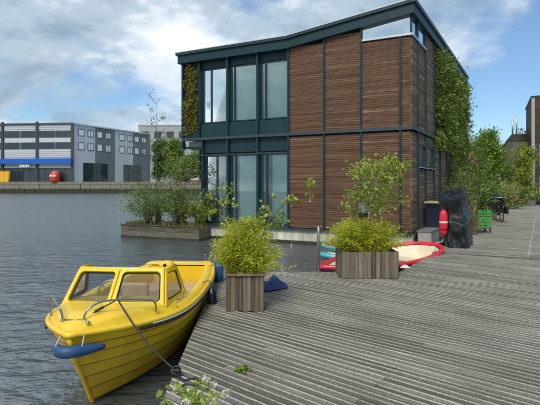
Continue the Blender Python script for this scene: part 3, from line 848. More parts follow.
# growth in it
P = []; r = random.Random(5)
for _ in range(2600):
    u = r.uniform(.06, LN - .06); v = r.uniform(.06, DW - .06); P.append(Fm(u, v, .02 + abs(r.gauss(0, .035))))
o = leaves('low_planting', P, .14, M['redleaf'], None, aspect=6, dirs=np.tile(np.array([[0, 0, 1.0]]), (len(P), 1)), jit=.8, seed=11, loc=Fm(LN / 2, DW / 2, .03))
tag(o, 'low reddish and olive grasses covering the soil of the floating planter', 'ground cover'); stuff(o)
tree('birch_sapling', Fm(2.15, .42, .03), 4.75, .030, 13, .85, 'oliveleaf', 'tall thin sapling with a bare wispy top in the floating planter', size=.055, seed=21, f0=.22, upk=.85, per=5, nsub=5, taper=.45, spread=.03, wob=.02)
tree('birch_sapling', Fm(.95, .45, .03), 2.0, .022, 20, 1.05, 'oliveleaf', 'bushy sapling in the floating planter close to the glass corner', size=.06, seed=22, f0=.12, upk=.55, per=17, nsub=6, taper=.45, spread=.09)
shrub('shrub', Fm(2.5, .45, .03), 2.3, 1.95, 'shrubleaf', 'loose green shrub round the foot of the tall sapling', n=5200, size=.06, seed=23, stems=26)
shrub('shrub', Fm(1.2, .45, .03), 1.9, 1.8, 'shrubleaf', 'airy green shrub under the bushy sapling in the floating planter', n=3800, size=.06, seed=25, stems=20)
shrub('shrub', Fm(.35, .5, .03), 1.2, 1.3, 'birchleaf', 'bright green shrub in the floating planter end that touches the house', n=2200, size=.06, seed=24, stems=14)
# jetty with bench behind the planter
jt = thing('floating_jetty', (-4.7, 19.3, WATER_Z), 'narrow wooden floating jetty behind the planter box', 'jetty')
def Jm(u, v, z): p = np.array((-2.4, 18.0)) + np.array((-.912, .41)) * u + np.array((.41, .912)) * v; return (p[0], p[1], z)
b = MB(Jm); b.box(0, 4.0, 0, 1.2, -.7, -.2); b.build('float', M['underdeck'], jt)
for i in range(8):
    b = MB(Jm); b.box(-.05, 4.05, -.03 + i * .158, .118 + i * .158, -.198, -.16); b.build('plank', M['planter_h'], jt)
bn = thing('wooden_bench', Jm(1.9, .5, -.16), 'long dark wooden bench on the jetty behind the planter', 'bench')
b = MB(Jm); b.box(.3, 3.6, .3, .75, .34, .42); b.build('seat', M['bark'], bn)
for u in (.5, 1.9, 3.35):
    b = MB(Jm); b.box(u, u + .1, .36, .69, -.159, .339); b.build('leg', M['bark'], bn)

# ================================================================== YELLOW BOAT
BO = np.array((-1.66, 3.47, WATER_Z)); BA = np.array((.045, .999, 0)); BV = np.array((.999, -.045, 0))
def Bm(u, v, w): p = BO + BA * u + BV * v; return (p[0], p[1], WATER_Z + w)
boat = thing('motorboat', tuple(BO + BA * 1.8), 'yellow clinker motorboat with twin pane windscreen moored against the dock', 'boat')
UL, BG = 3.75, .70
def hg(u): return .62 + .13 * (1 - min(u / 1.9, 1)) ** 1.6 + .03 * max(0, (u - 2.4) / 1.35) ** 2
def hb(u, q):
    u0 = .52 * (1 - q) ** 1.1
    x = (u - u0) / (UL - u0)
    if x <= 0: return 0.0
    p = 1.7 + 1.75 * q
    f = 1 - max(0, 1 - x / .5) ** p if x < .5 else 1 - .30 * ((x - .5) / .5) ** 2.4
    return BG * (.52 + .48 * q ** .7) * f
def hw(u, q): return -.16 + (hg(u) + .16) * q
NU = 34
def uu(q, i):
    u0 = .52 * (1 - q) ** 1.1
    t = i / NU; return u0 + (UL - u0) * t ** 1.6
QS = [0, .22, .38, .53, .67, .80, .90, 1.0]
for k in range(len(QS) - 1):
    qa, qb = QS[k], QS[k + 1]; b = MB(Bm)
    for sgn in (-1, 1):
        vs, fs = [], []
        for i in range(NU + 1):
            ua, ub = uu(qa, i), uu(qb, i)
            va, vb = hb(ua, qa), hb(ub, qb)
            e = .020 if k else 0
            vs += [(ub, sgn * vb, hw(ub, qb)), (ua - (.004 if i == 0 else 0), sgn * (va + e), hw(ua, qa)), (ua, sgn * va * .99, hw(ua, qa) + .004)]
        for i in range(NU):
            for j in range(2):
                q = (3 * i + j, 3 * (i + 1) + j, 3 * (i + 1) + j + 1, 3 * i + j + 1)
                fs.append(q if sgn > 0 else q[::-1])
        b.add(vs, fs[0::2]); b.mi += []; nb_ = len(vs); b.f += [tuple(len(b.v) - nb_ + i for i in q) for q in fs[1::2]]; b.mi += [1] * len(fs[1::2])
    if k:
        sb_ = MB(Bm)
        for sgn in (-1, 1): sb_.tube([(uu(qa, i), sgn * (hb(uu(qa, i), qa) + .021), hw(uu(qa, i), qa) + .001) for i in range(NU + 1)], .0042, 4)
        sb_.build('thin_line', M['lap_shade'], boat)  # dark bead added as the shadow line below each strake edge
    # transom slice
    ua, ub = UL, UL
    b.add([(UL, -hb(UL, qa), hw(UL, qa)), (UL, hb(UL, qa), hw(UL, qa)), (UL, hb(UL, qb), hw(UL, qb)), (UL, -hb(UL, qb), hw(UL, qb))], [(0, 1, 2, 3)])
    b.build('strake', [M['yellow_low' if k == 0 else 'yellow_hull'], M['lap_shade']], boat)  # second slot darkens the ledge faces as painted lap shade
b = MB(Bm); b.tube([(.52 * (1 - q) ** 1.1 - .004, 0, hw(0, q)) for q in (0, .15, .3, .45, .6, .75, .9, .98)], .022, 6); b.build('stem', M['yellow_hull'], boat, smooth=True)
# deck edge: outward flange and rub rail
def gw_pts(off, dz, u0=0.0, u1=UL, n=40, sgn=1):
    out = []
    for i in range(n + 1):
        u = u0 + (u1 - u0) * (i / n) ** 1.7
        out.append((u - (off if u < .02 else 0), sgn * (hb(u, 1.0) + (off if u > .001 else 0)), hg(u) + dz))
    return out
loop = gw_pts(.012, .01, sgn=-1)[::-1] + gw_pts(.012, .01)[1:]
b = MB(Bm); b.tube(loop, .026, 8); b.build('gunwale', M['yellow'], boat, smooth=True)
b = MB(Bm); b.tube(gw_pts(.034, -.035, .42, UL - .05), .014, 6); b.tube(gw_pts(.034, -.035, .42, UL - .05, sgn=-1), .014, 6); b.build('rub_rail', M['black'], boat, smooth=True)
b = MB(Bm); b.tube(gw_pts(.036, -.010, .55, UL - .05), .006, 5); b.build('trim_line', M['white'], boat)
# foredeck, crowned, raised inner moulding
UD = 1.12
def deck(u_, v_):
    u = .01 + (UD - .01) * u_; v = v_ * 2 - 1
    half = hb(u, 1.0) * .995
    k = min(1, max(0, (1 - abs(v)) / .22)); k = k * k * (3 - 2 * k)
    return (u, v * half, hg(u) + .014 + (.105 * min(1, u / .35)) * k + .02 * (1 - v * v))
b = MB(Bm); b.grid(deck, 24, 28); b.build('foredeck', M['yellow'], boat, smooth=True)
# side decks, aft deck, cockpit liner
for sgn in (-1, 1):
    b = MB(Bm)
    def sd_(u_, v_):
        u = 1.05 + (UL - .01 - 1.05) * u_; h = hb(u, 1.0)
        prof = [(0, .014), (.035, .05), (.12, .055), (.145, .03), (.155, -.1), (.175, -.5)]
        x = v_ * 5; i = min(int(x), 4); f = x - i
        o_ = prof[i][0] + (prof[i + 1][0] - prof[i][0]) * f; z_ = prof[i][1] + (prof[i + 1][1] - prof[i][1]) * f
        return (u, sgn * min(h - o_, hb(u, (hg(u) + z_ + .16) / (hg(u) + .16)) - .02 if z_ < 0 else 9), hg(u) + z_)
    b.grid(sd_, 20, 10); b.build('side_deck', M['yellow'], boat, smooth=True)
b = MB(Bm); b.grid(lambda a, c: (3.42 + .34 * a, (c * 2 - 1) * hb(3.42 + .34 * a, 1) * .98, hg(3.6) + .05 + .02 * math.sin(a * 3.14)), 4, 8); b.build('aft_deck', M['yellow'], boat, smooth=True)
b = MB(Bm); b.grid(lambda a, c: (3.42 - .02 * c, (a * 2 - 1) * hb(3.42, 1) * .9, .10 + (hg(3.5) - .06) * c), 6, 2); b.build('aft_bulkhead', M['yellow'], boat)
b = MB(Bm); b.grid(lambda a, c: (1.0 + 2.45 * a, (c * 2 - 1) * max(.05, hb(1.0 + 2.45 * a, .32) - .06), .12), 10, 2); b.build('cockpit_floor', M['cream'], boat)
b = MB(Bm); b.box(1.08, 1.12, -.42, .42, .30, hg(1) + .02); b.build('dash_bulkhead', M['cream'], boat)
b = MB(Bm); b.box(2.85, 3.35, -.44, .44, .13, .44); bevel(b.build('bench_seat', M['cream'], boat), .03)
b = MB(Bm); b.box(1.75, 2.15, -.42, -.05, .13, .48); b.box(2.09, 2.15, -.42, -.05, .481, .70); bevel(b.build('helm_seat', M['cream'], boat), .03)
b = MB(Bm); b.box(1.75, 2.15, .05, .42, .13, .48); b.box(2.09, 2.15, .05, .42, .481, .64); bevel(b.build('helm_seat', M['cream'], boat), .03)
# windscreen: framed panes
def framed(c, th, nm, inset=.07, parent=None, seg=8):
    """frame panel with a rounded opening, black gasket and a pane; c = bl, br, tr, tl in boat space"""
    c = [Vector(x) for x in c]
    W = ((c[1] - c[0]).length + (c[2] - c[3]).length) / 2; H = ((c[3] - c[0]).length + (c[2] - c[1]).length) / 2
    nrm = (c[1] - c[0]).cross(c[3] - c[0]).normalized()
    def bil(x, y): return c[0] * (1 - x) * (1 - y) + c[1] * x * (1 - y) + c[2] * x * y + c[3] * (1 - x) * y
    def ring(ins, rad, off):
        out = []
        for cx, cy, a0 in ((W - ins - rad, H - ins - rad, 0), (ins + rad, H - ins - rad, 90), (ins + rad, ins + rad, 180), (W - ins - rad, ins + rad, 270)):
            for k in range(seg + 1):
                t = R_(a0 + 90 * k / seg); out.append(bil((cx + rad * math.cos(t)) / W, (cy + rad * math.sin(t)) / H) + nrm * off)
        return out
    def band(ra, rb):
        n = len(ra); b = MB(Bm); b.add(ra + rb, [(i, (i + 1) % n, n + (i + 1) % n, n + i) for i in range(n)]); return b
    o0, o1, i0, i1 = ring(0, .004, 0), ring(0, .004, -th), ring(inset, .05, 0), ring(inset, .05, -th)
    b = band(o0, i0)
    for x, y in ((i0, i1), (i1, o1), (o1, o0)):
        n = len(x); b.add(x + y, [(i, (i + 1) % n, n + (i + 1) % n, n + i) for i in range(n)])
    fr = b.build('windscreen_frame', M['yellow'], parent)
    g0, g1 = ring(inset - .012, .055, .004), ring(inset + .013, .045, .004)
    b = band(g0, g1); n = len(g0)
    g2, g3 = ring(inset - .012, .055, -.002), ring(inset + .013, .045, -th * .5)
    b.add(g0 + g2, [(i, (i + 1) % n, n + (i + 1) % n, n + i) for i in range(n)]); b.add(g1 + g3, [(i, (i + 1) % n, n + (i + 1) % n, n + i) for i in range(n)])
    b.build('gasket', M['black'], fr)
    p0 = ring(inset + .006, .045, -th * .4); b = MB(Bm); b.add(p0, [tuple(range(len(p0)))]); b.build('pane', M['glass_b'], fr)
    return fr
zb = hg(.8) + .105; zt_ = zb + .305
WB = [(.88, -.525, zb - .035), (.76, .02, zb + .0), (.88, .525, zb - .035)]
WT = [(1.12, -.455, zt_ - .01), (1.04, .02, zt_), (1.12, .455, zt_ - .01)]
framed([WB[0], WB[1], WT[1], WT[0]], .035, 'l', .033, boat)
framed([WB[1], WB[2], WT[2], WT[1]], .035, 'r', .033, boat)
framed([WB[2], (1.52, .575, zb - .05), (1.40, .50, zt_ - .03), WT[2]], .03, 's', .036, boat)
framed([(1.52, -.575, zb - .05), WB[0], WT[0], (1.40, -.50, zt_ - .03)], .03, 's', .036, boat)
b = MB(Bm); b.tube([(1.42, -.50, zt_ - .02), (1.13, -.465, zt_), (1.04, 0.0, zt_ + .012), (1.13, .465, zt_), (1.42, .50, zt_ - .02)], .022, 8); b.build('top_rail', M['yellow'], boat, smooth=True)
b = MB(Bm)
b.lathe([(.085, 0), (.088, .03), (.078, .055), (.05, .072), (.015, .078)], (1.32, .43, zt_ - .02), 14); b.build('lamp_housing', M['yellow'], boat, smooth=True)
b = MB(Bm); b.lathe([(.02, 0), (.018, .02), (.004, .026)], (1.245, .43, zt_ + .02), 10, axis=(-1, 0, .15)); b.build('lamp_lens', M['black'], boat, smooth=True)
# steering wheel
b = MB(Bm)
cw = Vector((1.30, -.22, zb + .0)); a1 = Vector((0, 1, 0)); a2 = Vector((.35, 0, .94)).normalized()
b.tube([cw + (a1 * math.cos(t) + a2 * math.sin(t)) * .135 for t in np.linspace(0, 6.283, 25)[:-1]], .011, 6, closed=True)
for t in (0.4, 2.5, 4.7): b.tube([cw, cw + (a1 * math.cos(t) + a2 * math.sin(t)) * .135], .008, 5)
b.tube([cw, cw + Vector((-.2, 0, -.1))], .015, 6)
b.build('steering_wheel', M['alu'], boat, smooth=True)
# pulpit rails
def dz(u): return hg(u) + .10
for nm, pts in (('l', [(.50, -.44, dz(.3) - .06), (.50, -.44, dz(.3) + .07), (.46, -.41, dz(.3) + .125), (.36, -.34, dz(.3) + .14), (.22, -.22, dz(.3) + .115), (.20, -.17, dz(.3) + .05), (.20, -.165, dz(.2) - .05)]),
                ('r', [(.20, .03, dz(.2) - .05), (.20, .03, dz(.3) + .04), (.24, .07, dz(.3) + .105), (.32, .15, dz(.3) + .135), (.46, .30, dz(.3) + .115), (.58, .43, dz(.3) + .08), (.66, .50, dz(.3) + .04), (.68, .51, dz(.3) - .06)])):
    b = MB(Bm); sp = []
    for i in range(len(pts) - 1):
        for k in range(4):
            t = k / 4; p0, p1, p2, p3 = [Vector(pts[max(0, min(len(pts) - 1, i + j))]) for j in (-1, 0, 1, 2)]
            sp.append(.5 * ((2 * p1) + (p2 - p0) * t + (2 * p0 - 5 * p1 + 4 * p2 - p3) * t * t + (3 * p1 - p0 - 3 * p2 + p3) * t ** 3))
    sp.append(Vector(pts[-1])); b.tube(sp, .0095, 8); b.build('pulpit_rail', M['chrome'], boat, smooth=True)
b = MB(Bm); b.tube([(.20, -.165, dz(.3) + .0), (.20, .03, dz(.3) + .0)], .0085, 8); b.build('pulpit_crossbar', M['chrome'], boat, smooth=True)
for u, v in ((.20, -.165), (.20, .03), (.12, .1), (.42, .12)):
    b = MB(Bm); b.lathe([(.022, 0), (.022, .008), (.01, .016)], (u, v, dz(u) - .015), 10); b.build('deck_fitting', M['chrome'], boat, smooth=True)
# bow fender strapped round the stem
bf = []; rr = []
path = [(-1, .10), (-1, .055), (-1, .02), (0, 0), (1, .02), (1, .06), (1, .12), (1, .20)]
path = [(s, u) for s, u in path]
for k, (s, u) in enumerate(path):
    bf.append((u - (.06 if s == 0 else .045), s * (hb(u, 1.0) * .88 + .05), hg(u) - .11)); rr.append([.022, .044, .050, .052, .052, .048, .038, .012][k])
b = MB(Bm)
sp = []; sr = []
for i in range(len(bf) - 1):
    for k in range(4):
        t = k / 4; p0, p1, p2, p3 = [Vector(bf[max(0, min(len(bf) - 1, i + j))]) for j in (-1, 0, 1, 2)]
        sp.append(.5 * ((2 * p1) + (p2 - p0) * t + (2 * p0 - 5 * p1 + 4 * p2 - p3) * t * t + (3 * p1 - p0 - 3 * p2 + p3) * t ** 3)); sr.append(rr[i] * (1 - t) + rr[i + 1] * t)
b.tube(sp, sr, 10); b.build('bow_fender', M['bluefender'], boat, smooth=True)
for k_ in (6, 20):
    c_ = sp[k_]; b = MB(Bm); b.tube([(c_[0] - .02, c_[1], c_[2] - sr[k_] * .9), (c_[0] - sr[k_] - .012, c_[1], c_[2]), (c_[0] - .02, c_[1], c_[2] + sr[k_] + .006), (c_[0] + .03, c_[1] * .9, c_[2] + .11)], .006, 5)
    b.build('lashing', M['rope_l'], boat)
# hanging fenders on the dock side
def fender(name, u, m, label, z=.42, L=.36, rad=.065, v=None):
    v = hb(u, .9) + rad + .035 if v is None else v
    p = Bm(u, v, z)
    f = thing(name, p, label, 'fender')
    b = MB(); b.lathe([(.012, -L / 2 - .03), (.02, -L / 2), (rad * .8, -L / 2 + .03), (rad, -L / 2 + .07), (rad, L / 2 - .07), (rad * .8, L / 2 - .03), (.02, L / 2), (.012, L / 2 + .03)], p, 14)
    b.build('body', m, f, smooth=True)
    q = Bm(u, hb(u, 1) - .05, hg(u) + .06)
    b = MB(); b.tube([(p[0], p[1], p[2] + L / 2 + .02), ((p[0] + q[0]) / 2 + .02, p[1], max(p[2] + L / 2, q[2]) + .03), q], .006, 5); b.build('lanyard', M['rope'], f)
fender('boat_fender', 2.25, M['navy'], 'navy fender squeezed between yellow boat and dock')
fender('boat_fender', 3.55, M['bluefender'], 'blue fender hanging off the yellow boat stern quarter', z=.52, rad=.085, L=.40)
# mooring rope and cleat
cl0 = gp(173, 376); cl0 = (cl0[0] + .03, cl0[1], 0)
ct = thing('mooring_ring', (cl0[0], cl0[1], .004), 'dark iron mooring ring with knotted rope on the dock edge', 'mooring ring')
b = MB(); b.box(cl0[0] - .035, cl0[0] + .035, cl0[1] - .03, cl0[1] + .03, .004, .018); b.build('base_plate', M['black'], ct)
b = MB(); b.tube([(cl0[0] + .035 * math.cos(t), cl0[1] - .012, .052 + .035 * math.sin(t)) for t in np.linspace(0, 6.283, 21)[:-1]], .007, 6, closed=True); b.build('ring', M['black'], ct)
pr = Bm(.40, .245, dz(.3) + .125)
rp = thing('mooring_rope', (cl0[0], cl0[1], .02), 'dark rope from the yellow boat rail to the dock ring', 'rope')
b = MB(); pts = []
for t in np.linspace(0, 1, 16): pts.append((pr[0] + (cl0[0] - .01 - pr[0]) * t, pr[1] + (cl0[1] - .02 - pr[1]) * t, pr[2] + (.06 - pr[2]) * t - .06 * math.sin(math.pi * t)))
b.tube(pts, .0075, 6)
b.build('line', M['rope'], rp, smooth=True)
b = MB()
kp = [(cl0[0] + (.03 + .012 * math.sin(5 * t)) * math.cos(t * 2.3), cl0[1] - .02 + .03 * math.sin(t * 2.3), .045 + .022 * math.sin(t * 1.7)) for t in np.linspace(0, 7, 44)]
b.tube(kp, .0085, 6); b.build('knot', M['rope'], rp, smooth=True)
b = MB(); b.tube([(cl0[0] + .02, cl0[1] - .05, .02), (cl0[0] + .08, cl0[1] - .10, .012), (cl0[0] + .17, cl0[1] - .06, .012), (cl0[0] + .24, cl0[1] - .12, .012), (cl0[0] + .20, cl0[1] - .19, .012), (cl0[0] + .10, cl0[1] - .17, .012), (cl0[0] + .06, cl0[1] - .26, .012)], .0085, 6); b.build('tail', M['rope'], rp, smooth=True)
b = MB(Bm); b.tube([(.40, .245, dz(.3) + .13), (.36, .13, dz(.3) + .07), (.31, .02, dz(.2) + .0)], .006, 6); b.tube([(.36, .13, dz(.3) + .072), (.33, .06, dz(.3) + .035)], .013, 6)
b.build('bungee_cord', M['rope'], boat)

# ================================================================== PLANTERS ON THE DOCK
def planter(name, x0, x1, y0, y1, h, label, nb, rz=0.0, cham=0.0):
    t = thing(name, ((x0 + x1) / 2, (y0 + y1) / 2, .004), label, 'planter', rz=rz)
    ring = [(x0, y0), (x1, y0), (x1, y1), (x0, y1)]
    if cham: ring = [(x0 + cham, y0), (x1 - cham * .2, y0), (x1, y0 + cham * .2), (x1, y1), (x0, y1), (x0, y0 + cham)]
    n = len(ring); cx, cy = (x0 + x1) / 2, (y0 + y1) / 2
    for k in range(n):
        a, c = np.array(ring[k]), np.array(ring[(k + 1) % n]); d = c - a; L = np.linalg.norm(d); d /= L; nn = np.array((d[1], -d[0]))
        m = max(1, round(L / nb))
        for j in range(m):
            p, q = a + d * (L * j / m + .003), a + d * (L * (j + 1) / m - .003); off = rng.uniform(-.004, .004)
            w = MB(); w.prism([tuple(p + nn * off), tuple(q + nn * off), tuple(q + nn * off - nn * .022), tuple(p + nn * off - nn * .022)], .006 + rng.uniform(0, .006), h + rng.uniform(-.004, .004))
            w.build('board', M['planter'], t)
    ins = [(cx + (x - cx) * (1 - .06 / (x1 - x0)), cy + (y - cy) * (1 - .06 / (y1 - y0))) for x, y in ring]
    b = MB(); b.prism(ins, .02, h - .05); b.build('soil', M['soil'], t)
    return t
pl = planter('wooden_planter', -.545, -.088, 5.30, 5.74, .455, 'square planter of upright brown boards holding the tall round bamboo clump', .05, rz=R_(0))
for (x, y) in ((-.551, 5.294), (-.126, 5.294), (-.551, 5.706), (-.126, 5.706)):
    b = MB(); b.box(x - .004, x + .044, y - .004, y + .044, .004, .470); b.build('corner_post', M['planter'], pl)
b = MB()
for e in ((-.575, -.055, 5.272, 5.312), (-.575, -.055, 5.726, 5.766), (-.575, -.535, 5.3125, 5.7255), (-.098, -.055, 5.3125, 5.7255)): b.box(*e, .457, .482)
for z in (): pass
bevel(b.build('rim', M['planter'], pl), .004)
planter('wooden_planter', 1.19, 2.19, 7.14, 7.66, .46, 'wide planter of upright grey boards standing beside the red rimmed dinghy', .075, cham=.09)
bamboo('bamboo_clump', (-.32, 5.52), .50, .46, .86, .41, 'dense round yellow green bamboo in the square brown planter', n=190, seed=31, per=80, lean=.62, size=.05)
bamboo('bamboo_clump', (1.66, 7.40), .98, .46, .66, .41, 'low wide yellow green bamboo in the wide grey planter', n=210, seed=32, per=72, lean=.40, size=.056)
# young birches
bt = thing('birch_sapling', (-.27, 5.60, .41), 'thin arching sapling with sparse pale leaves rising out of the square planter', 'tree')
r = random.Random(77); mb = MB(); P = []; D = []
for (ex, ez, n1) in ((.72, 1.18, 5), (.30, 1.28, 4), (-.22, 1.14, 3), (-.42, 1.0, 3), (.50, .98, 4)):
    b0 = Vector((-.27, 5.60, .41)); e = b0 + Vector((ex, r.uniform(-.12, .12), ez)); ps = []
    for k in range(8):
        t = k / 7; ps.append(b0 + Vector((ex * t ** 1.6, (e.y - b0.y) * t, ez * (1.15 * t - .15 * t * t))) + Vector((r.gauss(0, .012), r.gauss(0, .012), 0)))
    mb.tube(ps, [.007 - .0007 * k for k in range(8)], 5)
    for q in range(n1 * 2):
        k = r.randint(4, 7); d = Vector((r.gauss(.35 if ex > 0 else -.35, .6), r.gauss(0, .5), r.gauss(.0, .35))).normalized(); L = r.uniform(.10, .24); t2 = ps[k] + d * L
        mb.tube([ps[k], t2], [.003, .0012], 4)
        for _ in range(13):
            P.append(ps[k].lerp(t2, r.uniform(.15, 1.0)) + Vector((r.gauss(0, .018), r.gauss(0, .018), r.gauss(0, .018)))); D.append(d)
mb.build('trunk', M['bark'], bt, smooth=True)
leaves('crown', P, .044, M['birchleaf'], bt, aspect=1.5, dirs=D, jit=.8, droop=.4, seed=12)
tree('birch_sapling', (1.70, 7.40, .41), 1.66, .017, 24, .62, 'birchleaf', 'young birch with pale stem and open crown in the wide grey planter', bark='birch', size=.052, seed=41, f0=.40, upk=.22, per=15, nsub=6, taper=.40, spread=.05, lean=(.34, 0), wob=.03, aspect=1.5)
b = MB()

# steel posts on the back edge of the dock
for px, py, top, rad, lb in ((318, 271, .83, .022, 'tall galvanised steel ladder post with rounded top on the dock edge'), (291.5, 272, .52, .016, 'short slim steel post on the dock edge facing the concrete hull')):
    p = gp(px, py); y = 7.70
    t = thing('steel_post', (p[0], y, .004), lb, 'post')
    b = MB(); b.lathe([(.05, .004), (.05, .014), (rad + .004, .02)], (p[0], y, 0), 14); b.build('flange', M['steel'], t)
    b = MB(); hh = top
    if top > .6: b.tube([(p[0], y, .021), (p[0], y, hh - .06), (p[0], y + .02, hh - .02), (p[0], y + .06, hh), (p[0], y + .11, hh - .02), (p[0], y + .13, hh - .07), (p[0], y + .135, -.30)], rad, 10)
    else: b.tube([(p[0], y, .021), (p[0], y, hh - .015), (p[0], y, hh)], [rad, rad, rad * .6], 10)
    b.build('tube', M['steel'], t, smooth=True)

# crumpled blue tarpaulin behind the square planter
tp = (-.02, 6.45, .004)
r = np.random.default_rng(4); ph = r.uniform(0, 6, 8)
def tarp(u, v):
    a = u * 6.2832; rad = .62 * v * (.34 + .06 * math.sin(3 * a + 1) + .04 * math.sin(7 * a))
    x, y = rad * 1.15 * math.cos(a), rad * .75 * math.sin(a)
    h = .16 * (1 - v ** 2) * (1 + .35 * math.sin(9 * x + ph[0]) + .3 * math.sin(14 * y + ph[1]) + .25 * math.sin(23 * (x + y) + ph[2])) + .008 + .012 * abs(math.sin(6 * a))
    return (tp[0] + x, tp[1] + y, .006 + max(h, .002))
b = MB(); b.grid(tarp, 56, 20); o = b.build('tarpaulin', M['bluetarp'], loc=tp, smooth=True)
tag(o, 'crumpled dark blue tarpaulin lying on the dock behind the square planter', 'tarpaulin')
# small white object by the wide planter
p = gp(405, 268); b = MB(); b.grid(lambda u, v: (p[0] + .10 * v * math.cos(u * 6.2832), p[1] + .05 * v * math.sin(u * 6.2832), .006 + .05 * (1 - v * v) * (1 + .2 * math.sin(u * 19))), 20, 6)
o = b.build('paper_scrap', M['white'], loc=(p[0], p[1], .004), smooth=True); tag(o, 'crumpled white scrap lying beside the wide planter', 'scrap')
# leaf sprig on the boards
p = gp(243, 372); P = [(p[0] + rng.uniform(-.06, .06), p[1] + rng.uniform(-.03, .03), .012 + rng.uniform(0, .02)) for _ in range(46)]
o = leaves('leaf_sprig', P, .042, M['limeleaf'], None, aspect=1.7, seed=5, up=1.2, loc=(p[0], p[1], .006)); tag(o, 'small green leafy sprig growing up between the dock boards', 'sprig')

# flowering plant in the foreground
fpb = (-.50, 2.52, .004)
fp = thing('white_flowers', fpb, 'white flowering plant leaning over the near dock edge', 'flowering plant')
r = random.Random(9); mb = MB(); P = []; D = []; FP = []; FD = []; potz = .17
heads = [gp(206, 380, .30), gp(213, 386, .24), gp(176, 390, .22), gp(190, 393, .27), gp(226, 394, .16), gp(200, 398, .3), gp(164, 401, .2), gp(212, 403, .28), gp(186, 403, .33), gp(197, 384, .26)]
for i, h in enumerate(heads):
    b0 = Vector((fpb[0] + r.gauss(0, .03), fpb[1] + r.gauss(0, .03), potz)); e = Vector(h); m_ = b0.lerp(e, .5) + Vector((0, -.02, .05))
    ps = [b0, b0.lerp(m_, .5) + Vector((0, 0, .02)), m_, m_.lerp(e, .5) + Vector((0, 0, .015)), e]; mb.tube(ps, [.004, .0037, .0033, .003, .0025], 5)
    for _ in range(44):
        k = r.randint(1, 3); q = ps[k].lerp(ps[k + 1], r.random()); dd = Vector((r.gauss(0, 1), r.gauss(0, 1), r.gauss(.3, .6))); P.append(q + dd * .012); D.append(dd)
    if i in (5, 6, 9):
        continue
    for _ in range(70):
        dd = Vector((r.gauss(0, 1), r.gauss(0, 1), r.gauss(0.3, .8))).normalized(); FP.append(e + dd * .020 * r.random()); FD.append(dd)
mb.build('stem', M['farleaf'], fp)
leaves('foliage', P, .030, M['birchleaf'], fp, aspect=2.0, dirs=D, jit=.5, seed=6)
leaves('blossom', FP, .016, M['petal'], fp, aspect=1.2, dirs=FD, jit=.3, seed=7)
P = []
q = gp(172, 388, .05)
for k in range(7): P.append((q[0] + r.gauss(0, .035), q[1] + r.gauss(0, .03), .05 + r.gauss(0, .015)))
leaves('large_leaf', P, .05, M['limeleaf'], fp, aspect=1.3, seed=8, up=1.5)
pt = thing('flower_pot', fpb, 'terracotta pot at the near dock corner under the white flowers', 'pot')
b = MB(); b.lathe([(.085, .004), (.115, .15), (.125, .152), (.125, .185), (.108, .185), (.106, .165)], (fpb[0], fpb[1], 0), 18); b.build('body', M['terracotta'], pt, smooth=False)
b = MB(); b.lathe([(.10, .155), (.10, .168)], (fpb[0], fpb[1], 0), 14); b.build('soil', M['soil'], pt)

# ================================================================== RED RIMMED DINGHY and paddle boards
E0, E1 = np.array((1.02, 9.0)), np.array((4.10, 10.52)); EL = np.linalg.norm(E1 - E0); ea = (E1 - E0) / EL; ev = np.array((ea[1], -ea[0]))
def Em(u, v, w): p = E0 + ea * u + ev * v; return (p[0], p[1], w)
dg = thing('dinghy', Em(EL / 2, 0, WATER_Z), 'navy dinghy with red rim and cream inside moored between dock and house', 'boat')
def eb(t, q):    # half beam: sharp end at t=0, round blunt end at t=1
    x = t
    f = math.sin(min(x / .55, 1) * math.pi / 2) ** .85 if x < .55 else math.sqrt(max(0, 1 - ((x - .55) / .46) ** 2.6))
    return .86 * f * (.62 + .38 * q)
def eh(t): return -.19 + .14 * t + .15 * max(0, (t - .5) / .5) ** 1.5
def ering(q, off=0, dzz=0, n=36):
    out = []; k_ = 1 - abs(min(off, 0)) * .9; c_ = EL * .5
    X = lambda t: c_ + (EL * t - c_) * k_
    for i in range(n + 1): t = i / n; out.append((X(t), max(.002, eb(t, q) + off), WATER_Z - .1 + (eh(t) - WATER_Z + .1) * q + dzz))
    for i in range(n - 1, 0, -1): t = i / n; out.append((X(t), -max(.002, eb(t, q) + off), WATER_Z - .1 + (eh(t) - WATER_Z + .1) * q + dzz))
    return out
def loft(rings, m, nm, parent, fill=False):
    b = MB(Em); n = len(rings[0]); vs = [p for rg in rings for p in rg]
    fs = [(k * n + i, k * n + (i + 1) % n, (k + 1) * n + (i + 1) % n, (k + 1) * n + i) for k in range(len(rings) - 1) for i in range(n)]
    if fill: fs.append(tuple((len(rings) - 1) * n + i for i in range(n)))
    b.add(vs, fs); return b.build(nm, m, parent, smooth=not fill)
loft([ering(0), ering(.35), ering(.7), ering(1.0)], M['navy'], 'hull', dg)
loft([ering(1.0, -.07, -.01), ering(.75, -.09), ering(.45, -.12)], M['boatcream'], 'liner', dg, True)
b = MB(Em); b.tube(ering(1.0, -.03, .02), .055, 8, closed=True); b.build('rim', M['red'], dg, smooth=True)
for t in (.45, .72):
    b = MB(Em); w = eb(t, .8) - .09; b.box(EL * t - .12, EL * t + .12, -w, w, eh(t) - .13, eh(t) - .10); b.build('thwart', M['boatcream'], dg)
p0 = Em(EL * .985, .10, eh(1) + .06); p1 = (4.72, 11.15, .55)
o = MB().tube([p0, ((p0[0] + p1[0]) / 2, (p0[1] + p1[1]) / 2, .14), p1], .016, 6).build('mooring_rope', M['rope_l'], loc=p0, smooth=True)
tag(o, 'pale rope rising from the blunt end of the red rimmed dinghy', 'rope')
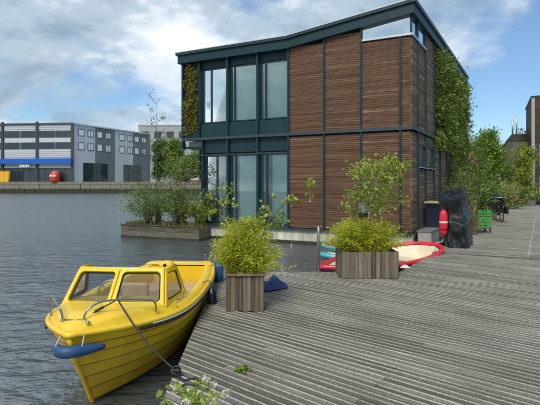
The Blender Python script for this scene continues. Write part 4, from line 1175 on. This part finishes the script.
def board(name, c, L, W, z, th, ang, m_top, m_side, label):
    t = thing(name, (c[0], c[1], z), label, 'paddle board'); ca, sa = math.cos(ang), math.sin(ang)
    def ring(k, zz): return [(c[0] + ca * L / 2 * k * math.copysign(abs(math.cos(a)) ** .8, math.cos(a)) - sa * W / 2 * k * math.sin(a), c[1] + sa * L / 2 * k * math.copysign(abs(math.cos(a)) ** .8, math.cos(a)) + ca * W / 2 * k * math.sin(a), zz + .05 * abs(math.cos(a)) ** 4) for a in np.linspace(0, 6.2832, 41)[:-1]]
    def sk(rs, m, nm, fill):
        b = MB(); n = 40; vs = [p for rg in rs for p in rg]
        fs = [(k * n + i, k * n + (i + 1) % n, (k + 1) * n + (i + 1) % n, (k + 1) * n + i) for k in range(len(rs) - 1) for i in range(n)]
        if fill: fs += [tuple(range((len(rs) - 1) * n, len(rs) * n))]
        b.add(vs, fs); b.build(nm, m, t)
    sk([ring(.93, z), ring(1, z + th * .35), ring(1, z + th * .65), ring(.94, z + th)], m_side, 'side', False)
    sk([ring(.94, z + th), ring(.80, z + th + .003)], m_top, 'rim', False)
    sk([ring(.80, z + th + .003), ring(.6, z + th + .006)], M['white'], 'deck_pad', True)
board('paddle_board', (2.36, 11.35), 1.95, .62, -.14, .11, math.atan2(-.1, 1), M['red'], M['turq'], 'paddle board with red rim and turquoise side, uppermost of two')
board('paddle_board', (2.34, 11.30), 2.0, .64, -.38, .12, math.atan2(-.1, 1), M['turq'], M['turq'], 'turquoise paddle board floating under the red rimmed one')

# ================================================================== ALONG THE BOARDWALK
# navy cabinet with plank shelf at the corner of the house
pf = thing('side_platform', Hm(-.4, 5, -.02), 'narrow dark planting platform between boardwalk and house side wall', 'platform')
HB().box(-.98, -.10, 1.35, 11.6, -.30, -.075).build('frame', M['underdeck'], pf)
for k in range(6): HB().box(-.99 + k * .147, -.855 + k * .147, 1.33, 11.62, -.073, -.035).build('plank', M['deck2'], pf)
cb = thing('navy_cabinet', Hm(-.45, 2.0, -.034), 'tall navy cupboard against the side wall under a pale plank', 'cabinet')
bevel(HB().box(-.52, -.12, 1.40, 2.9, -.033, 1.0).build('case', M['navy'], cb), .015)
for k, (a0, a1) in enumerate(((1.44, 2.13), (2.17, 2.86))): HB().box(-.535, -.521, a0, a1, .03, .96).build('door', M['navy'], cb)
HB().box(-.80, -.10, 1.25, 2.2, 1.002, 1.05).build('plank_top', M['plank'], cb)
# grey boxes on the hull edge beside the dinghy
p = np.array(Hm(-.36, .55, 0)); gbx = thing('grey_locker', (p[0], p[1], WATER_Z + .1), 'pale grey metal locker standing between dinghy and house wall', 'locker')
b = HB(); b.box(-.56, -.16, .1, 1.28, -.45, .17); bevel(b.build('case', M['stonegrey'], gbx), .02)
b = HB(); b.box(-.58, -.14, .08, .69, .172, .21); b.build('lid', M['greybox'], gbx)
b = HB(); b.box(-.58, -.14, .71, 1.30, .172, .21); b.build('lid', M['greybox'], gbx)
# red fender
p = (4.50, 11.05, .50)
p = (4.44, 10.75, .66)
t = thing('boat_fender', p, 'red and white fender hanging beside the black covered scooter', 'fender')
b = MB(); b.lathe([(.02, -.36), (.07, -.34), (.090, -.27), (.090, -.02)], p, 16); b.build('lower_body', M['red'], t, smooth=True)
b = MB(); b.lathe([(.092, -.22), (.102, -.14), (.102, .14), (.09, .23), (.06, .28), (.02, .31)], p, 16); b.build('body', M['red'], t, smooth=True)
b = MB(); b.lathe([(.103, -.03), (.105, -.02), (.105, .0), (.103, .01)], p, 16); b.build('band', M['white'], t, smooth=True)
b = MB(); b.tube([(p[0], p[1], p[2] + .30), (p[0] - .02, p[1] + .1, 1.06), (4.32, 11.35, 1.03)], .008, 5); b.build('lanyard', M['rope'], t)

# black cover over a scooter-shaped load
tc_ = np.array(gp(460, 248)[:2]) + np.array((.14, .40))
tv = thing('covered_scooter', (tc_[0], tc_[1], .004), 'scooter wrapped in a wrinkled black cover on the boardwalk', 'scooter')
r = np.random.default_rng(12); ph = r.uniform(0, 6.28, 12)
def cover(u, v):
    a = u * 6.2832
    ca, sa = math.cos(a), math.sin(a)
    rx, ry = .27, .52                                  # half width, half length
    prof = (1.0 - .04 * v + .05 * math.sin(v * 6 + .5)) if v < .84 else (.96 * max(0, 1 - ((v - .84) / .16) ** 2.6) ** .55)
    def rid(x): return 1 - abs(math.sin(x)) * 1.6       # sharp creases
    fold = 1 + (.045 * rid(2.5 * a + ph[0] + 2.2 * v) + .03 * rid(6 * a + ph[1] - 3 * v) + .022 * rid(4 * a + 7 * v + ph[2])) * (1.25 - .8 * v)
    x = rx * prof * fold * math.copysign(abs(ca) ** .55, ca); y = ry * prof * fold * math.copysign(abs(sa) ** .55, sa)
    top = 1.30 + .14 * math.sin(2.0 * y + .9) + .05 * x / rx + .03 * rid(7 * y + ph[6])
    zz = .012 + top * min(1, v / .86) if v < .86 else .012 + top + .03 * math.sin(9 * x + ph[4]) * math.sin(7 * y)
    zz -= .06 * max(0, math.sin(3 * a + ph[7])) * max(0, v - .5)
    x += .04 * math.sin(v * 3.0 + ph[5]) - .09 * v
    bulge = .16 * math.exp(-((v - .80) / .10) ** 2)
    nz = nz_.fractal(Vector((ca * 1.3, sa * 1.3, v * 3.2)), 1.0, 2.0, 4)
    x *= 1 + bulge + .16 * nz; y *= 1 + .5 * bulge + .10 * nz; zz += .05 * nz_.noise(Vector((x * 7, y * 5, 3.0))) * min(1, v * 2)
    c, s = math.cos(-R_(32)), math.sin(-R_(32))
    return (tc_[0] + c * x - s * y, tc_[1] + s * x + c * y, max(zz, .006))
b = MB(); b.grid(cover, 120, 56); b.build('cover', M['tarp'], tv, smooth=True)
b = MB(); ring = [cover(i / 60, .42) for i in range(60)]
b.tube([(tc_[0] + (x - tc_[0]) * 1.02, tc_[1] + (y - tc_[1]) * 1.02, z + .06 * math.sin(i / 60 * 12.566)) for i, (x, y, z) in enumerate(ring)], .008, 5, closed=True); b.build('strap', M['greybox'], tv, smooth=True)

# green crates on a stand
cx, cy = gp(484, 233)[:2]; cy += .15
st = thing('crate_stand', (cx, cy, .004), 'low dark stand under the green crates', 'stand')
b = MB(); b.box(cx - .23, cx + .23, cy - .2, cy + .2, .15, .19); b.build('top', M['bark'], st)
for sx in (-.2, .2):
    for sy in (-.17, .17):
        b = MB(); b.box(cx + sx - .02, cx + sx + .02, cy + sy - .02, cy + sy + .02, .004, .149); b.build('leg', M['bark'], st)
for k, lb in enumerate(('green plastic crate resting on the low stand', 'green plastic crate stacked on top, full of leafy herbs')):
    z = .192 + k * .285; t = thing('plastic_crate', (cx, cy, z), lb, 'crate')
    b = MB()
    for zz in (0, .09, .18, .25):
        for e in ((-.22, .22, -.19, -.175), (-.22, .22, .175, .19), (-.22, -.205, -.174, .174), (.205, .22, -.174, .174)):
            b.box(cx + e[0], cx + e[1], cy + e[2], cy + e[3], z + zz, z + zz + (.05 if zz != .25 else .033))
    b.box(cx - .204, cx + .204, cy - .174, cy + .174, z + .003, z + .016)
    b.build('side', M['crate'], t)
    for x in (-.212, -.105, 0, .105, .212):
        for y in (-.186, .186):
            b = MB(); b.box(cx + x - .012, cx + x + .012, cy + y - .006, cy + y + .006, z + .0, z + .281); b.build('rib', M['crate'], t)
shrub('potted_herb', (cx, cy, .50), .62, 1.0, 'shrubleaf', 'leafy green plant growing out of the top green crate', n=900, size=.10, seed=51, stems=10)
# plants along the house side
def along(t, off): p = HC + HR * t + np.array((.84, -.543)) * off; return (float(p[0]), float(p[1]), .004)
def gplant(name, base, w, h, label, n=420, seed=1, lm='straw', size=.5):
    r = random.Random(seed); P = []; D = []
    for _ in range(n):
        a = r.uniform(0, 6.28); q = r.random() ** .5 * w * .22; P.append((base[0] + q * math.cos(a), base[1] + q * math.sin(a), base[2] + r.random() ** 2 * h * .4)); D.append((math.cos(a) * .28, math.sin(a) * .28, 1))
    t = thing(name, base, label, 'grass'); leaves('blade', P, h * .7, M[lm], t, aspect=55, dirs=D, jit=.26, droop=.1, seed=seed); return t
p = gp(475, 236); gplant('dry_grass', (p[0] - .05, p[1] + .3, .004), .45, .95, 'straw coloured ornamental grass between black cover and green crates', seed=52)
def along(t, off): p = HC + HR * t + np.array((.84, -.543)) * off; return (float(p[0]), float(p[1]), -.034)
rb = shrub('rose_bush', along(4.3, .55), 1.2, 1.9, 'shrubleaf', 'rose bush with pink blooms against the slat side wall', n=2800, size=.075, seed=53, stems=16)
P = []; r = random.Random(3); bl = along(9.2, .9)
for k in range(4):
    c = Vector((bl[0] - .3 + r.gauss(0, .16), bl[1] + r.gauss(0, .2), 2.9 + r.gauss(0, .22)))
    for _ in range(20): P.append(c + Vector((r.gauss(0, .045), r.gauss(0, .045), r.gauss(0, .04))))
shrub('climbing_shrub', along(6.0, .6), 1.3, 2.6, 'oliveleaf', 'leggy shrub beside the rose bush under the green wall', n=2400, size=.075, seed=54, stems=18)
rb2 = tree('climbing_rose', along(9.2, .75), 4.0, .03, 20, 1.25, 'shrubleaf', 'tall climbing rose with pink blooms rising at the far end of the green wall', size=.085, seed=67, f0=.12, upk=.8, per=8, nsub=5, taper=.4, spread=.1)
leaves('bloom', P, .07, M['pink'], rb2, aspect=1.1, seed=10)
shrub('shrub', along(7.7, .7), 1.4, 2.1, 'oliveleaf', 'dense olive shrub behind the green crates', n=2800, size=.08, seed=55, stems=16)
shrub('shrub', along(10.6, .9), 1.6, 2.3, 'shrubleaf', 'dark green shrub behind the cargo bicycle', n=2600, size=.09, seed=56, stems=16)
shrub('shrub', (11.6, 23.2, .004), 1.9, 2.6, 'limeleaf', 'fresh green shrub at the far house corner', n=2800, size=.10, seed=57, stems=16)
bamboo('reed_clump', (13.3, 24.8), 1.2, 1.2, 1.9, .004, 'tall pale reed clump by the boardwalk past the house', n=70, seed=58, lm='willowleaf', size=.22, per=30)
bamboo('reed_clump', (15.9, 28.2), 1.4, 1.4, 2.1, .004, 'broad straw green reed clump farther along the boardwalk', n=70, seed=59, lm='strawgreen', size=.24, per=30)
gplant('dry_grass', (8.75, 17.0, .004), .5, .7, 'dry grass tuft at the foot of the olive shrub', seed=60)
# cargo bicycle
bx, by = gp(499, 221)[:2]
bk = thing('cargo_bicycle', (bx, by, .004), 'black cargo bicycle with covered box parked by the shrubs', 'bicycle')
bd = np.array((.30, .954)); bs_ = np.array((.954, -.30))
def Km(u, v, z): p = np.array((bx, by)) + bd * u + bs_ * v; return (p[0], p[1], z)
def wheel(u, rad, v=0.0):
    b = MB(Km); b.tube([(u + (rad - .022) * math.cos(t), v, rad + (rad - .022) * math.sin(t) + .004) for t in np.linspace(0, 6.2832, 37)[:-1]], .022, 8, closed=True)
    w = b.build('wheel', M['tyre'], bk, smooth=True)
    b = MB(Km); b.tube([(u + (rad - .05) * math.cos(t), v, rad + (rad - .05) * math.sin(t) + .004) for t in np.linspace(0, 6.2832, 37)[:-1]], .011, 6, closed=True); b.build('rim', M['alu'], w, smooth=True)
    b = MB(Km)
    for k in range(16):
        t = k * math.pi / 8; b.tube([(u, v + .02 * (-1) ** k, rad), (u + (rad - .05) * math.cos(t), v, rad + (rad - .05) * math.sin(t))], .0025, 4)
    b.lathe([(.025, -.05), (.025, .05)], (u, v, rad), 10, axis=(0, 1, 0)); b.build('spokes', M['alu'], w)
wheel(-.55, .35); wheel(1.15, .27)
b = MB(Km)
b.tube([(-.55, .05, .354), (-.12, .05, .32)], .013, 6); b.tube([(-.55, -.05, .354), (-.12, -.05, .32)], .013, 6)
b.tube([(-.12, 0, .32), (-.28, 0, .85)], .02, 8); b.tube([(-.55, .05, .354), (-.26, 0, .80)], .011, 6); b.tube([(-.55, -.05, .354), (-.26, 0, .80)], .011, 6)
b.tube([(-.12, 0, .32), (.22, 0, .26), (.95, 0, .24), (1.05, 0, .5)], .024, 8); b.tube([(.20, 0, .28), (.14, 0, .98)], .02, 8); b.tube([(-.25, 0, .72), (.16, 0, .66)], .018, 8)
b.tube([(1.15, .06, .27), (1.06, .04, .55)], .014, 6); b.tube([(1.15, -.06, .27), (1.06, -.04, .55)], .014, 6)
b.build('frame', M['black'], bk, smooth=True)
b = MB(Km); b.tube([(.02, -.30, 1.02), (.10, -.24, 1.06), (.15, 0, 1.04), (.10, .24, 1.06), (.02, .30, 1.02)], .013, 8); b.build('handlebar', M['steel'], bk, smooth=True)
b = MB(Km); b.grid(lambda a, c: (-.42 + .30 * a, (c - .5) * .19 * (1.15 - .8 * a), .90 + .02 * math.sin(a * 3) - .04 * abs(c - .5)), 8, 6); b.grid(lambda a, c: (-.42 + .30 * a, (c - .5) * .17 * (1.15 - .8 * a), .868), 8, 6); b.build('saddle', M['black'], bk, smooth=True)
b = MB(Km); b.tube([(-.28, 0, .84), (-.29, 0, .90)], .013, 6); b.build('seat_post', M['alu'], bk)
b = MB(Km); b.add([(.30, -.24, .34), (.98, -.20, .34), (.98, .20, .34), (.30, .24, .34), (.24, -.31, .78), (1.06, -.27, .78), (1.06, .27, .78), (.24, .31, .78)], [(0, 3, 2, 1), (0, 1, 5, 4), (1, 2, 6, 5), (2, 3, 7, 6), (3, 0, 4, 7)]); b.build('cargo_box', M['black'], bk)
b = MB(Km); b.grid(lambda a, c: (.24 + .82 * a, (c - .5) * .62 * (1 + .02 * math.sin(9 * a)), .79 + .42 * math.sin(math.pi * c) ** .6 * (math.sin(math.pi * min(1, a + .08)) ** .5 if a < .93 else .35) + .012 * math.sin(14 * a) * math.sin(9 * c)), 16, 16); b.build('rain_cover', M['tarp'], bk, smooth=True)
b = MB(Km); b.box(-.82, -.30, -.07, .07, .70, .715); b.tube([(-.78, .06, .70), (-.56, .08, .37)], .007, 5); b.tube([(-.78, -.06, .70), (-.56, -.08, .37)], .007, 5); b.build('rear_rack', M['black'], bk)
for v in (-.16, .16):
    b = MB(Km); b.box(-.80, -.42, v - .06, v + .06, .36, .69); bevel(b.build('pannier', M['tarp'], bk), .03)
b = MB(Km); b.tube([(-.55 + .39 * math.cos(t), 0, .354 + .39 * math.sin(t)) for t in np.linspace(.3, 3.0, 16)], .014, 6); b.build('mudguard', M['black'], bk, smooth=True)
b = MB(Km); b.lathe([(.03, 0), (.034, .02), (.02, .05)], (.20, 0, .90), 10, axis=(1, 0, 0)); b.build('headlamp', M['lens'], bk, smooth=True)
b = MB(Km); b.box(-.86, -.825, -.03, .03, .64, .69); b.build('rear_lamp', M['red'], bk)
b = MB(Km); b.tube([(-.12, -.09, .32), (-.04, -.09, .18)], .01, 5); b.tube([(-.12, .09, .32), (-.20, .09, .46)], .01, 5); b.box(-.09, .01, -.18, -.10, .165, .19); b.box(-.25, -.15, .10, .18, .45, .475); b.build('pedals', M['black'], bk)

# ---- end of the boardwalk: trees, shrubs, pots, buildings
tree('lime_tree', (19.2, 36.5, -.4), 5.9, .12, 24, 2.3, 'limeleaf', 'fresh light green tree beyond the end of the boardwalk', size=.17, seed=61, f0=.12, upk=.75, per=48, nsub=8, taper=.7, spread=.3)
tree('lime_tree', (22.0, 44, -.4), 5.8, .12, 20, 2.4, 'limeleaf', 'lower light green tree half hidden by the reeds', size=.18, seed=62, f0=.12, upk=.7, per=44, nsub=8, taper=.6, spread=.3)
tree('yellow_tree', (20.0, 33.4, .004), 4.3, .06, 22, 1.3, 'birchleaf', 'yellow green bamboo-like tree in front of the grey brown building', size=.13, seed=63, f0=.08, upk=.85, per=34, nsub=6, taper=.5, spread=.16)
pc = (20.0, 33.0, .004)
shrub('shrub', (18.2, 30.4, .004), 1.6, 1.5, 'willowleaf', 'pale green shrub left of the yellow tree', n=1200, size=.13, seed=64)
shrub('shrub', (22.0, 33.2, .004), 2.6, 1.5, 'willowleaf', 'bright low shrub at the foot of the dark boarded house', n=1800, size=.14, seed=65)
t = thing('plant_pot', (19.9, 31.9, .004), 'round blue grey pot at the end of the boardwalk', 'pot')
b = MB(); b.lathe([(.20, .004), (.26, .35), (.28, .36), (.28, .42), (.23, .42), (.22, .36)], (19.9, 31.9, 0), 18); b.build('body', M['potgrey'], t)
b = MB(); b.lathe([(.22, .345), (.22, .358)], (19.9, 31.9, 0), 14); b.build('soil', M['soil'], t)
shrub('potted_plant', (19.9, 31.9, .36), .5, .45, 'shrubleaf', 'small bushy plant in the round blue grey pot', n=240, size=.10, seed=66)

def obuild(origin, dirx):   # building space: u along the front, v back, z up
    d = np.array(dirx) / np.linalg.norm(dirx); nrm = np.array((-d[1], d[0]))
    def f(u, v, z): p = np.array(origin) + d * u + nrm * v; return (p[0], p[1], z)
    return f
def winbox(parent, fn, u0, u1, v, z0, z1, fm, gm, mull=1, fw=.06, sgn=1, depth=.08):
    """window in a face at depth v of fn-space: frame ring, panes; proud of the wall by a few centimetres"""
    f = MB(fn); a, c = (v - depth * sgn, v + .02 * sgn); lo, hi = min(a, c), max(a, c)
    f.box(u0, u1, lo, hi, z0, z0 + fw); f.box(u0, u1, lo, hi, z1 - fw, z1); f.box(u0, u0 + fw, lo + .001, hi - .001, z0 + fw, z1 - fw); f.box(u1 - fw, u1, lo + .001, hi - .001, z0 + fw, z1 - fw)
    for k in range(1, mull):
        x = u0 + (u1 - u0) * k / mull; f.box(x - fw / 2, x + fw / 2, lo + .001, hi - .001, z0 + fw, z1 - fw)
    w = f.build('window', fm, parent)
    for k in range(mull):
        x0 = u0 + (u1 - u0) * k / mull + (fw if k == 0 else fw / 2); x1 = u0 + (u1 - u0) * (k + 1) / mull - (fw if k == mull - 1 else fw / 2)
        b = MB(fn); b.box(x0, x1, min(v - .03 * sgn, v - .01 * sgn), max(v - .03 * sgn, v - .01 * sgn), z0 + fw, z1 - fw); b.build('pane', gm, w)
    return w
# dark boarded house on the right
bo = (21.55, 34.6); fB = obuild(bo, (5.5, -2.87))
hb_ = thing('boarded_house', (bo[0], bo[1], -.4), 'tall dark brown boarded house at the end of the boardwalk', 'house')
b = MB(fB); b.box(0, 7, 0, 6, -.4, 8.75); b.build('wall', M['brick'], hb_)
b = MB(fB); b.box(-.06, 7.1, -.06, 6.1, 8.752, 8.92); b.build('roof', M['zinc'], hb_)
b = MB(fB); b.box(-.012, .22, -.05, -.004, -.39, 8.74); b.build('corner_post', M['stonegrey'], hb_)
winbox(hb_, fB, .55, 2.6, 0, 3.2, 4.9, M['stonegrey'], M['glass_far'], 3)
winbox(hb_, fB, .55, 2.2, 0, .3, 2.4, M['stonegrey'], M['glass_far'], 2)
winbox(hb_, fB, 3.2, 5.2, 0, 5.8, 7.6, M['stonegrey'], M['glass_far'], 2)
for z in np.arange(-.2, 8.7, .22):
    if 3.1 < z + .1 < 5 : u0 = 2.66
    elif .1 < z + .1 < 2.45: u0 = 2.26
    else: u0 = .23
    b = MB(fB); b.box(u0, 3.1 if 5.6 < z < 7.7 else 6.99, -.03, -.003, z, z + .2); b.build('board', M['brick'], hb_)
# grey brown building next to it
bo = (21.2, 37.5); fA = obuild(bo, (5.5, -2.6))
ha = thing('grey_brown_building', (bo[0] + .3, bo[1], -.4), 'grey brown flat building with a planted roof terrace', 'building')
b = MB(fA); b.box(0, 4.5, 0, 8, -.4, 5.55); b.build('wall', M['brownclad'], ha)
b = MB(fA); b.box(.35, 4.5, .3, 8, 5.552, 6.15); b.build('parapet', M['brick'], ha)
b = MB(fA); b.box(-.05, 4.55, -.06, 8.05, 5.50, 5.56); b.build('roof_edge', M['zinc'], ha)
winbox(ha, fA, 1.0, 1.9, 0, 3.0, 4.2, M['stonegrey'], M['glass_far'], 2)
for u in np.arange(.05, 4.4, .34):
    b = MB(fA); b.box(u, u + .3, -.03, -.002, -.35, 2.9 if .6 < u < 1.95 else 5.48); b.build('board', M['brownclad'], ha)
for k, (u, h) in enumerate(((.75, 7.9), (.45, 7.5))):
    p = fA(u, .6, 6.15); o = MB().tube([(p[0], p[1], 6.15), (p[0], p[1], h)], .07, 8).build('flue_pipe', M['alu'], loc=p, smooth=True)
    tag(o, ('taller' if k == 0 else 'shorter') + ' slim metal flue pipe on the roof terrace', 'pipe')
P = wallplants(lambda a, q, z: fA(a, .5 + q * 3, z), (1.0, 4.2, 6.15, 6.75), 900, None, 15, '')
o = leaves('roof_planting', P, .16, M['oliveleaf'], None, seed=16, loc=fA(2.5, .8, 6.15)); tag(o, 'low plants along the roof terrace edge', 'plants'); stuff(o)

# ================================================================== FAR SIDE OF THE WATER
GZ = 2.15
K0 = (-47.4, 100.9); fL = obuild(K0, (18, -1.6))       # u negative runs left along the water front
fS0 = np.array((12.4, 21.6)) / 24.9
def fS(u, v, z): p = np.array(K0) + fS0 * u + np.array((-fS0[1], fS0[0])) * v; return (p[0], p[1], z)
of = thing('office_building', (K0[0], K0[1], GZ), 'long silver and grey office building with a blue band across the water', 'building')
b = MB(fL); b.box(-36, 0, .02, 12, GZ, 16.2); b.build('wall', M['metalclad'], of)
def pxs(px):   # distance along the side wall of the column seen at px
    k = (px - 270) / F; return (K0[0] - k * K0[1]) / (k * fS0[1] - fS0[0])
edges = [.05, pxs(95), pxs(115), pxs(133), 25.0]
for i in range(4):
    b = MB(fS); b.box(edges[i], edges[i + 1], -.02 - .0, 9, GZ + .002, 16.17 + .003 * i); b.build('side_wall', M['clad_l'] if i % 2 == 0 else M['clad_d'], of)
b = MB(fL); b.box(-36.3, .3, -.35, 12, 16.202, 16.55); b.build('roof_edge', M['col_d'], of)
b = MB(fS); b.box(-.2, 25.2, -.3, 9.3, 16.21, 16.54); b.build('roof_edge', M['clad_l'], of)
for u in (-35.6, -26.7, -17.8, -8.9, -.02):
    b = MB(fL); b.box(u - .28, u + .28, -.40, -.01, GZ, 16.9 if u < -1 else 16.2); b.build('column', M['col_d'], of)
for z in (8.3, 8.75, 9.2, 9.65, 15.1, 15.55):
    for u in (-35.6, -26.7, -17.8, -8.9):
        b = MB(fL); b.box(u + .3, u + 8.57, -.06, .0, z, z + .36); b.build('cladding_board', M['metalclad'], of)
for u in (-35.6, -26.7, -17.8, -8.9):
    for k in range(2):
        for z0, z1 in ((13.1, 14.7), (10.3, 11.9)):
            winbox(of, fL, u + .45 + k * 4.1, u + .45 + k * 4.1 + 3.9, .0, z0, z1, M['col_d'], M['glass_far'], 3, .10)
b = MB(fL); b.box(-36, .12, -1.1, -.42, 6.65, 7.95); b.build('blue_band', M['blueband'], of)
for u in (-35.6, -26.7, -17.8, -8.9):
    winbox(of, fL, u + .4, u + 8.5, -.02, GZ + .3, 5.7, M['col_d'], M['glass_far'], 5, .12)
    b = MB(fL); b.box(u + .4, u + 8.5, -.2, -.01, 5.75, 6.05); b.build('light_strip', M['alu'], of)
b = MB(fL)
for k in range(6): b.box(-12.7 + k * .42, -12.42 + k * .42, -1.14, -1.102, 5.95, 6.45)
b.build('sign_letters', M['white'], of)
for i, c in enumerate((81, 90.5, 99.5, 108, 122, 130, 136.5, 143.5)):
    s = pxs(c)
    for z0, z1 in ((13.6, 15.3), (10.2, 12.1)):
        winbox(of, fS, s - .85, s + .85, -.02, z0, z1, M['col_d'], M['curtain'] if (i * 3 + int(z0)) % 3 else M['glass_far'], 2 if i % 2 else 1, .12)
for a, c in ((83, 95), (96, 107.5), (123.5, 132.5), (133.5, 141)):
    winbox(of, fS, pxs(a), pxs(c), -.02, GZ + .1, 7.1, M['col_d'], M['glass_far'], 2, .16)
# pale block behind
bo = (-47, 150); fP = obuild(bo, (1, 0))
pb = thing('pale_block', (-35, 150, GZ), 'pale grey block rising behind the office building and far trees', 'building')
b = MB(fP); b.box(0, 32, 0, 12, GZ, 22.8); b.build('wall', M['pale'], pb)
b = MB(fP); b.box(-.2, 32.2, -.2, 12.2, 22.802, 23.2); b.build('roof', M['metalclad'], pb)
for i in range(7):
    for j in range(4): winbox(pb, fP, 1.2 + i * 4.4, 3.9 + i * 4.4, 0, 5 + j * 4.4, 7.6 + j * 4.4, M['clad_d'], M['glass_far'], 2, .18)
# trees along the far quay
tree('far_tree', (-29.6, 112, GZ), 10.5, .25, 24, 2.0, 'farleaf', 'dark green round tree beside the office building', size=.42, seed=71, f0=.12, upk=.6, per=48, nsub=7, taper=.35, spread=.55)
tree('far_tree', (-23.6, 106, GZ), 9.6, .25, 24, 3.0, 'willowleaf', 'tallest willow green tree on the far quay', size=.42, seed=72, f0=.10, upk=.6, per=48, nsub=7, taper=.5, spread=.55)
tree('far_tree', (-17.5, 104, GZ), 6.5, .22, 22, 3.4, 'willowleaf', 'low willow green tree by the white van', size=.42, seed=73, f0=.08, upk=.5, per=44, nsub=7, taper=.4, spread=.55)
tree('far_tree', (-22.0, 103, GZ), 4.6, .2, 20, 2.8, 'willowleaf', 'bushy low tree between the willow and the quay edge', size=.42, seed=74, f0=.06, upk=.5, per=44, nsub=7, taper=.4, spread=.5)
tree('far_tree', (-12.0, 107, GZ), 7.5, .25, 20, 3.6, 'farleaf', 'dark tree seen under the house overhang', size=.42, seed=75, f0=.1, upk=.5, per=44, nsub=7, taper=.4, spread=.55)
# skip and clothes bank on the quay
def skip(x0, x1, y0, y1, h, m, label, cat, nm, rounded=False):
    t = thing(nm, ((x0 + x1) / 2, (y0 + y1) / 2, 2.352), label, cat); z = 2.352
    b = MB()
    if rounded:
        cx_, cy_ = (x0 + x1) / 2, (y0 + y1) / 2; w = (x1 - x0) / 2
        b.lathe([(w * .82, z), (w, z + .25), (w, z + h * .62), (w * .88, z + h * .85), (w * .55, z + h)], (cx_, cy_, 0), 16); b.build('body', m, t, smooth=True)
        b = MB(); b.box(cx_ - w * .6, cx_ - w * .08, cy_ - w - .08, cy_ - w * .8, z + h * .5, z + h * .66); b.box(cx_ + w * .08, cx_ + w * .6, cy_ - w - .08, cy_ - w * .8, z + h * .5, z + h * .66); b.build('flap', M['white'], t)
        b = MB(); b.lathe([(w * .57, z + h - .02), (w * .4, z + h + .15)], (cx_, cy_, 0), 12); b.build('cap', M['stonegrey'], t)
    else:
        b.add([(x0 + .3, y0, z), (x1 - .3, y0, z), (x1 - .3, y1, z), (x0 + .3, y1, z), (x0, y0, z + h), (x1, y0, z + h), (x1, y1, z + h), (x0, y1, z + h)], [(0, 3, 2, 1), (4, 5, 6, 7), (0, 1, 5, 4), (1, 2, 6, 5), (2, 3, 7, 6), (3, 0, 4, 7)])
        b.build('body', m, t)
        for k in range(5):
            x = x0 + .35 + (x1 - x0 - .7) * k / 4; b = MB(); b.box(x - .06, x + .06, y0 - .08, y0 - .005, z + .1, z + h - .1); b.build('rib', m, t)
        b = MB(); b.box(x0 - .08, x1 + .08, y0 - .1, y0 + .05, z + h - .001, z + h + .14); b.build('rim', M['col_d'], t)
skip(-66.5, -61.7, 99.55, 99.95, 2.6, M['orange'], 'orange yellow skip on the far quay under the blue band', 'skip', 'skip')
skip(-52.2, -49.9, 99.6, 99.97, 2.45, M['redfar'], 'round red collection bin on the far quay', 'bin', 'collection_bin', True)
# white van, front on
vx, vy = -18.2, 101.6
vn = thing('white_van', (vx, vy, GZ), 'small white van with red bumper parked on the far quay', 'van')
b = MB(); b.add([(vx + a, vy + c, GZ + z) for c, pr in ((0, [(-.95, .35), (.95, .35), (.98, 1.0), (.80, 1.12), (-.80, 1.12), (-.98, 1.0)]), (.7, [(-.98, .35), (.98, .35), (1.0, 1.05), (.78, 1.85), (-.78, 1.85), (-1.0, 1.05)]), (4.2, [(-.98, .35), (.98, .35), (1.0, 1.05), (.80, 1.9), (-.80, 1.9), (-1.0, 1.05)])) for a, z in pr],
      [(0, 1, 2, 3, 4, 5)] + [(k * 6 + i, k * 6 + 6 + i, k * 6 + 6 + (i + 1) % 6, k * 6 + (i + 1) % 6) for k in range(2) for i in range(6)] + [(17, 16, 15, 14, 13, 12)]); b.build('body', M['white'], vn)
b = MB(); b.add([(vx + a, vy + c, GZ + z) for a, c, z in ((-.72, .01, 1.17), (.72, .01, 1.17), (.66, .62, 1.76), (-.66, .62, 1.76))], [(0, 1, 2, 3)]); b.build('windscreen', M['glass_far'], vn)
b = MB(); b.box(vx - .97, vx + .97, vy - .12, vy - .005, GZ + .32, GZ + .60); b.build('bumper', M['redfar'], vn)
for s in (-1, 1):
    b = MB(); b.box(vx + s * .72 - .16, vx + s * .72 + .16, vy - .05, vy - .004, GZ + .70, GZ + .92); b.build('headlight', M['lens'], vn)
    for y in (.75, 3.4):
        b = MB(); b.lathe([(.34, -.1), (.34, .1)], (vx + s * .88, vy + y, GZ + .34), 14, axis=(1, 0, 0)); b.build('wheel', M['tyre'], vn)
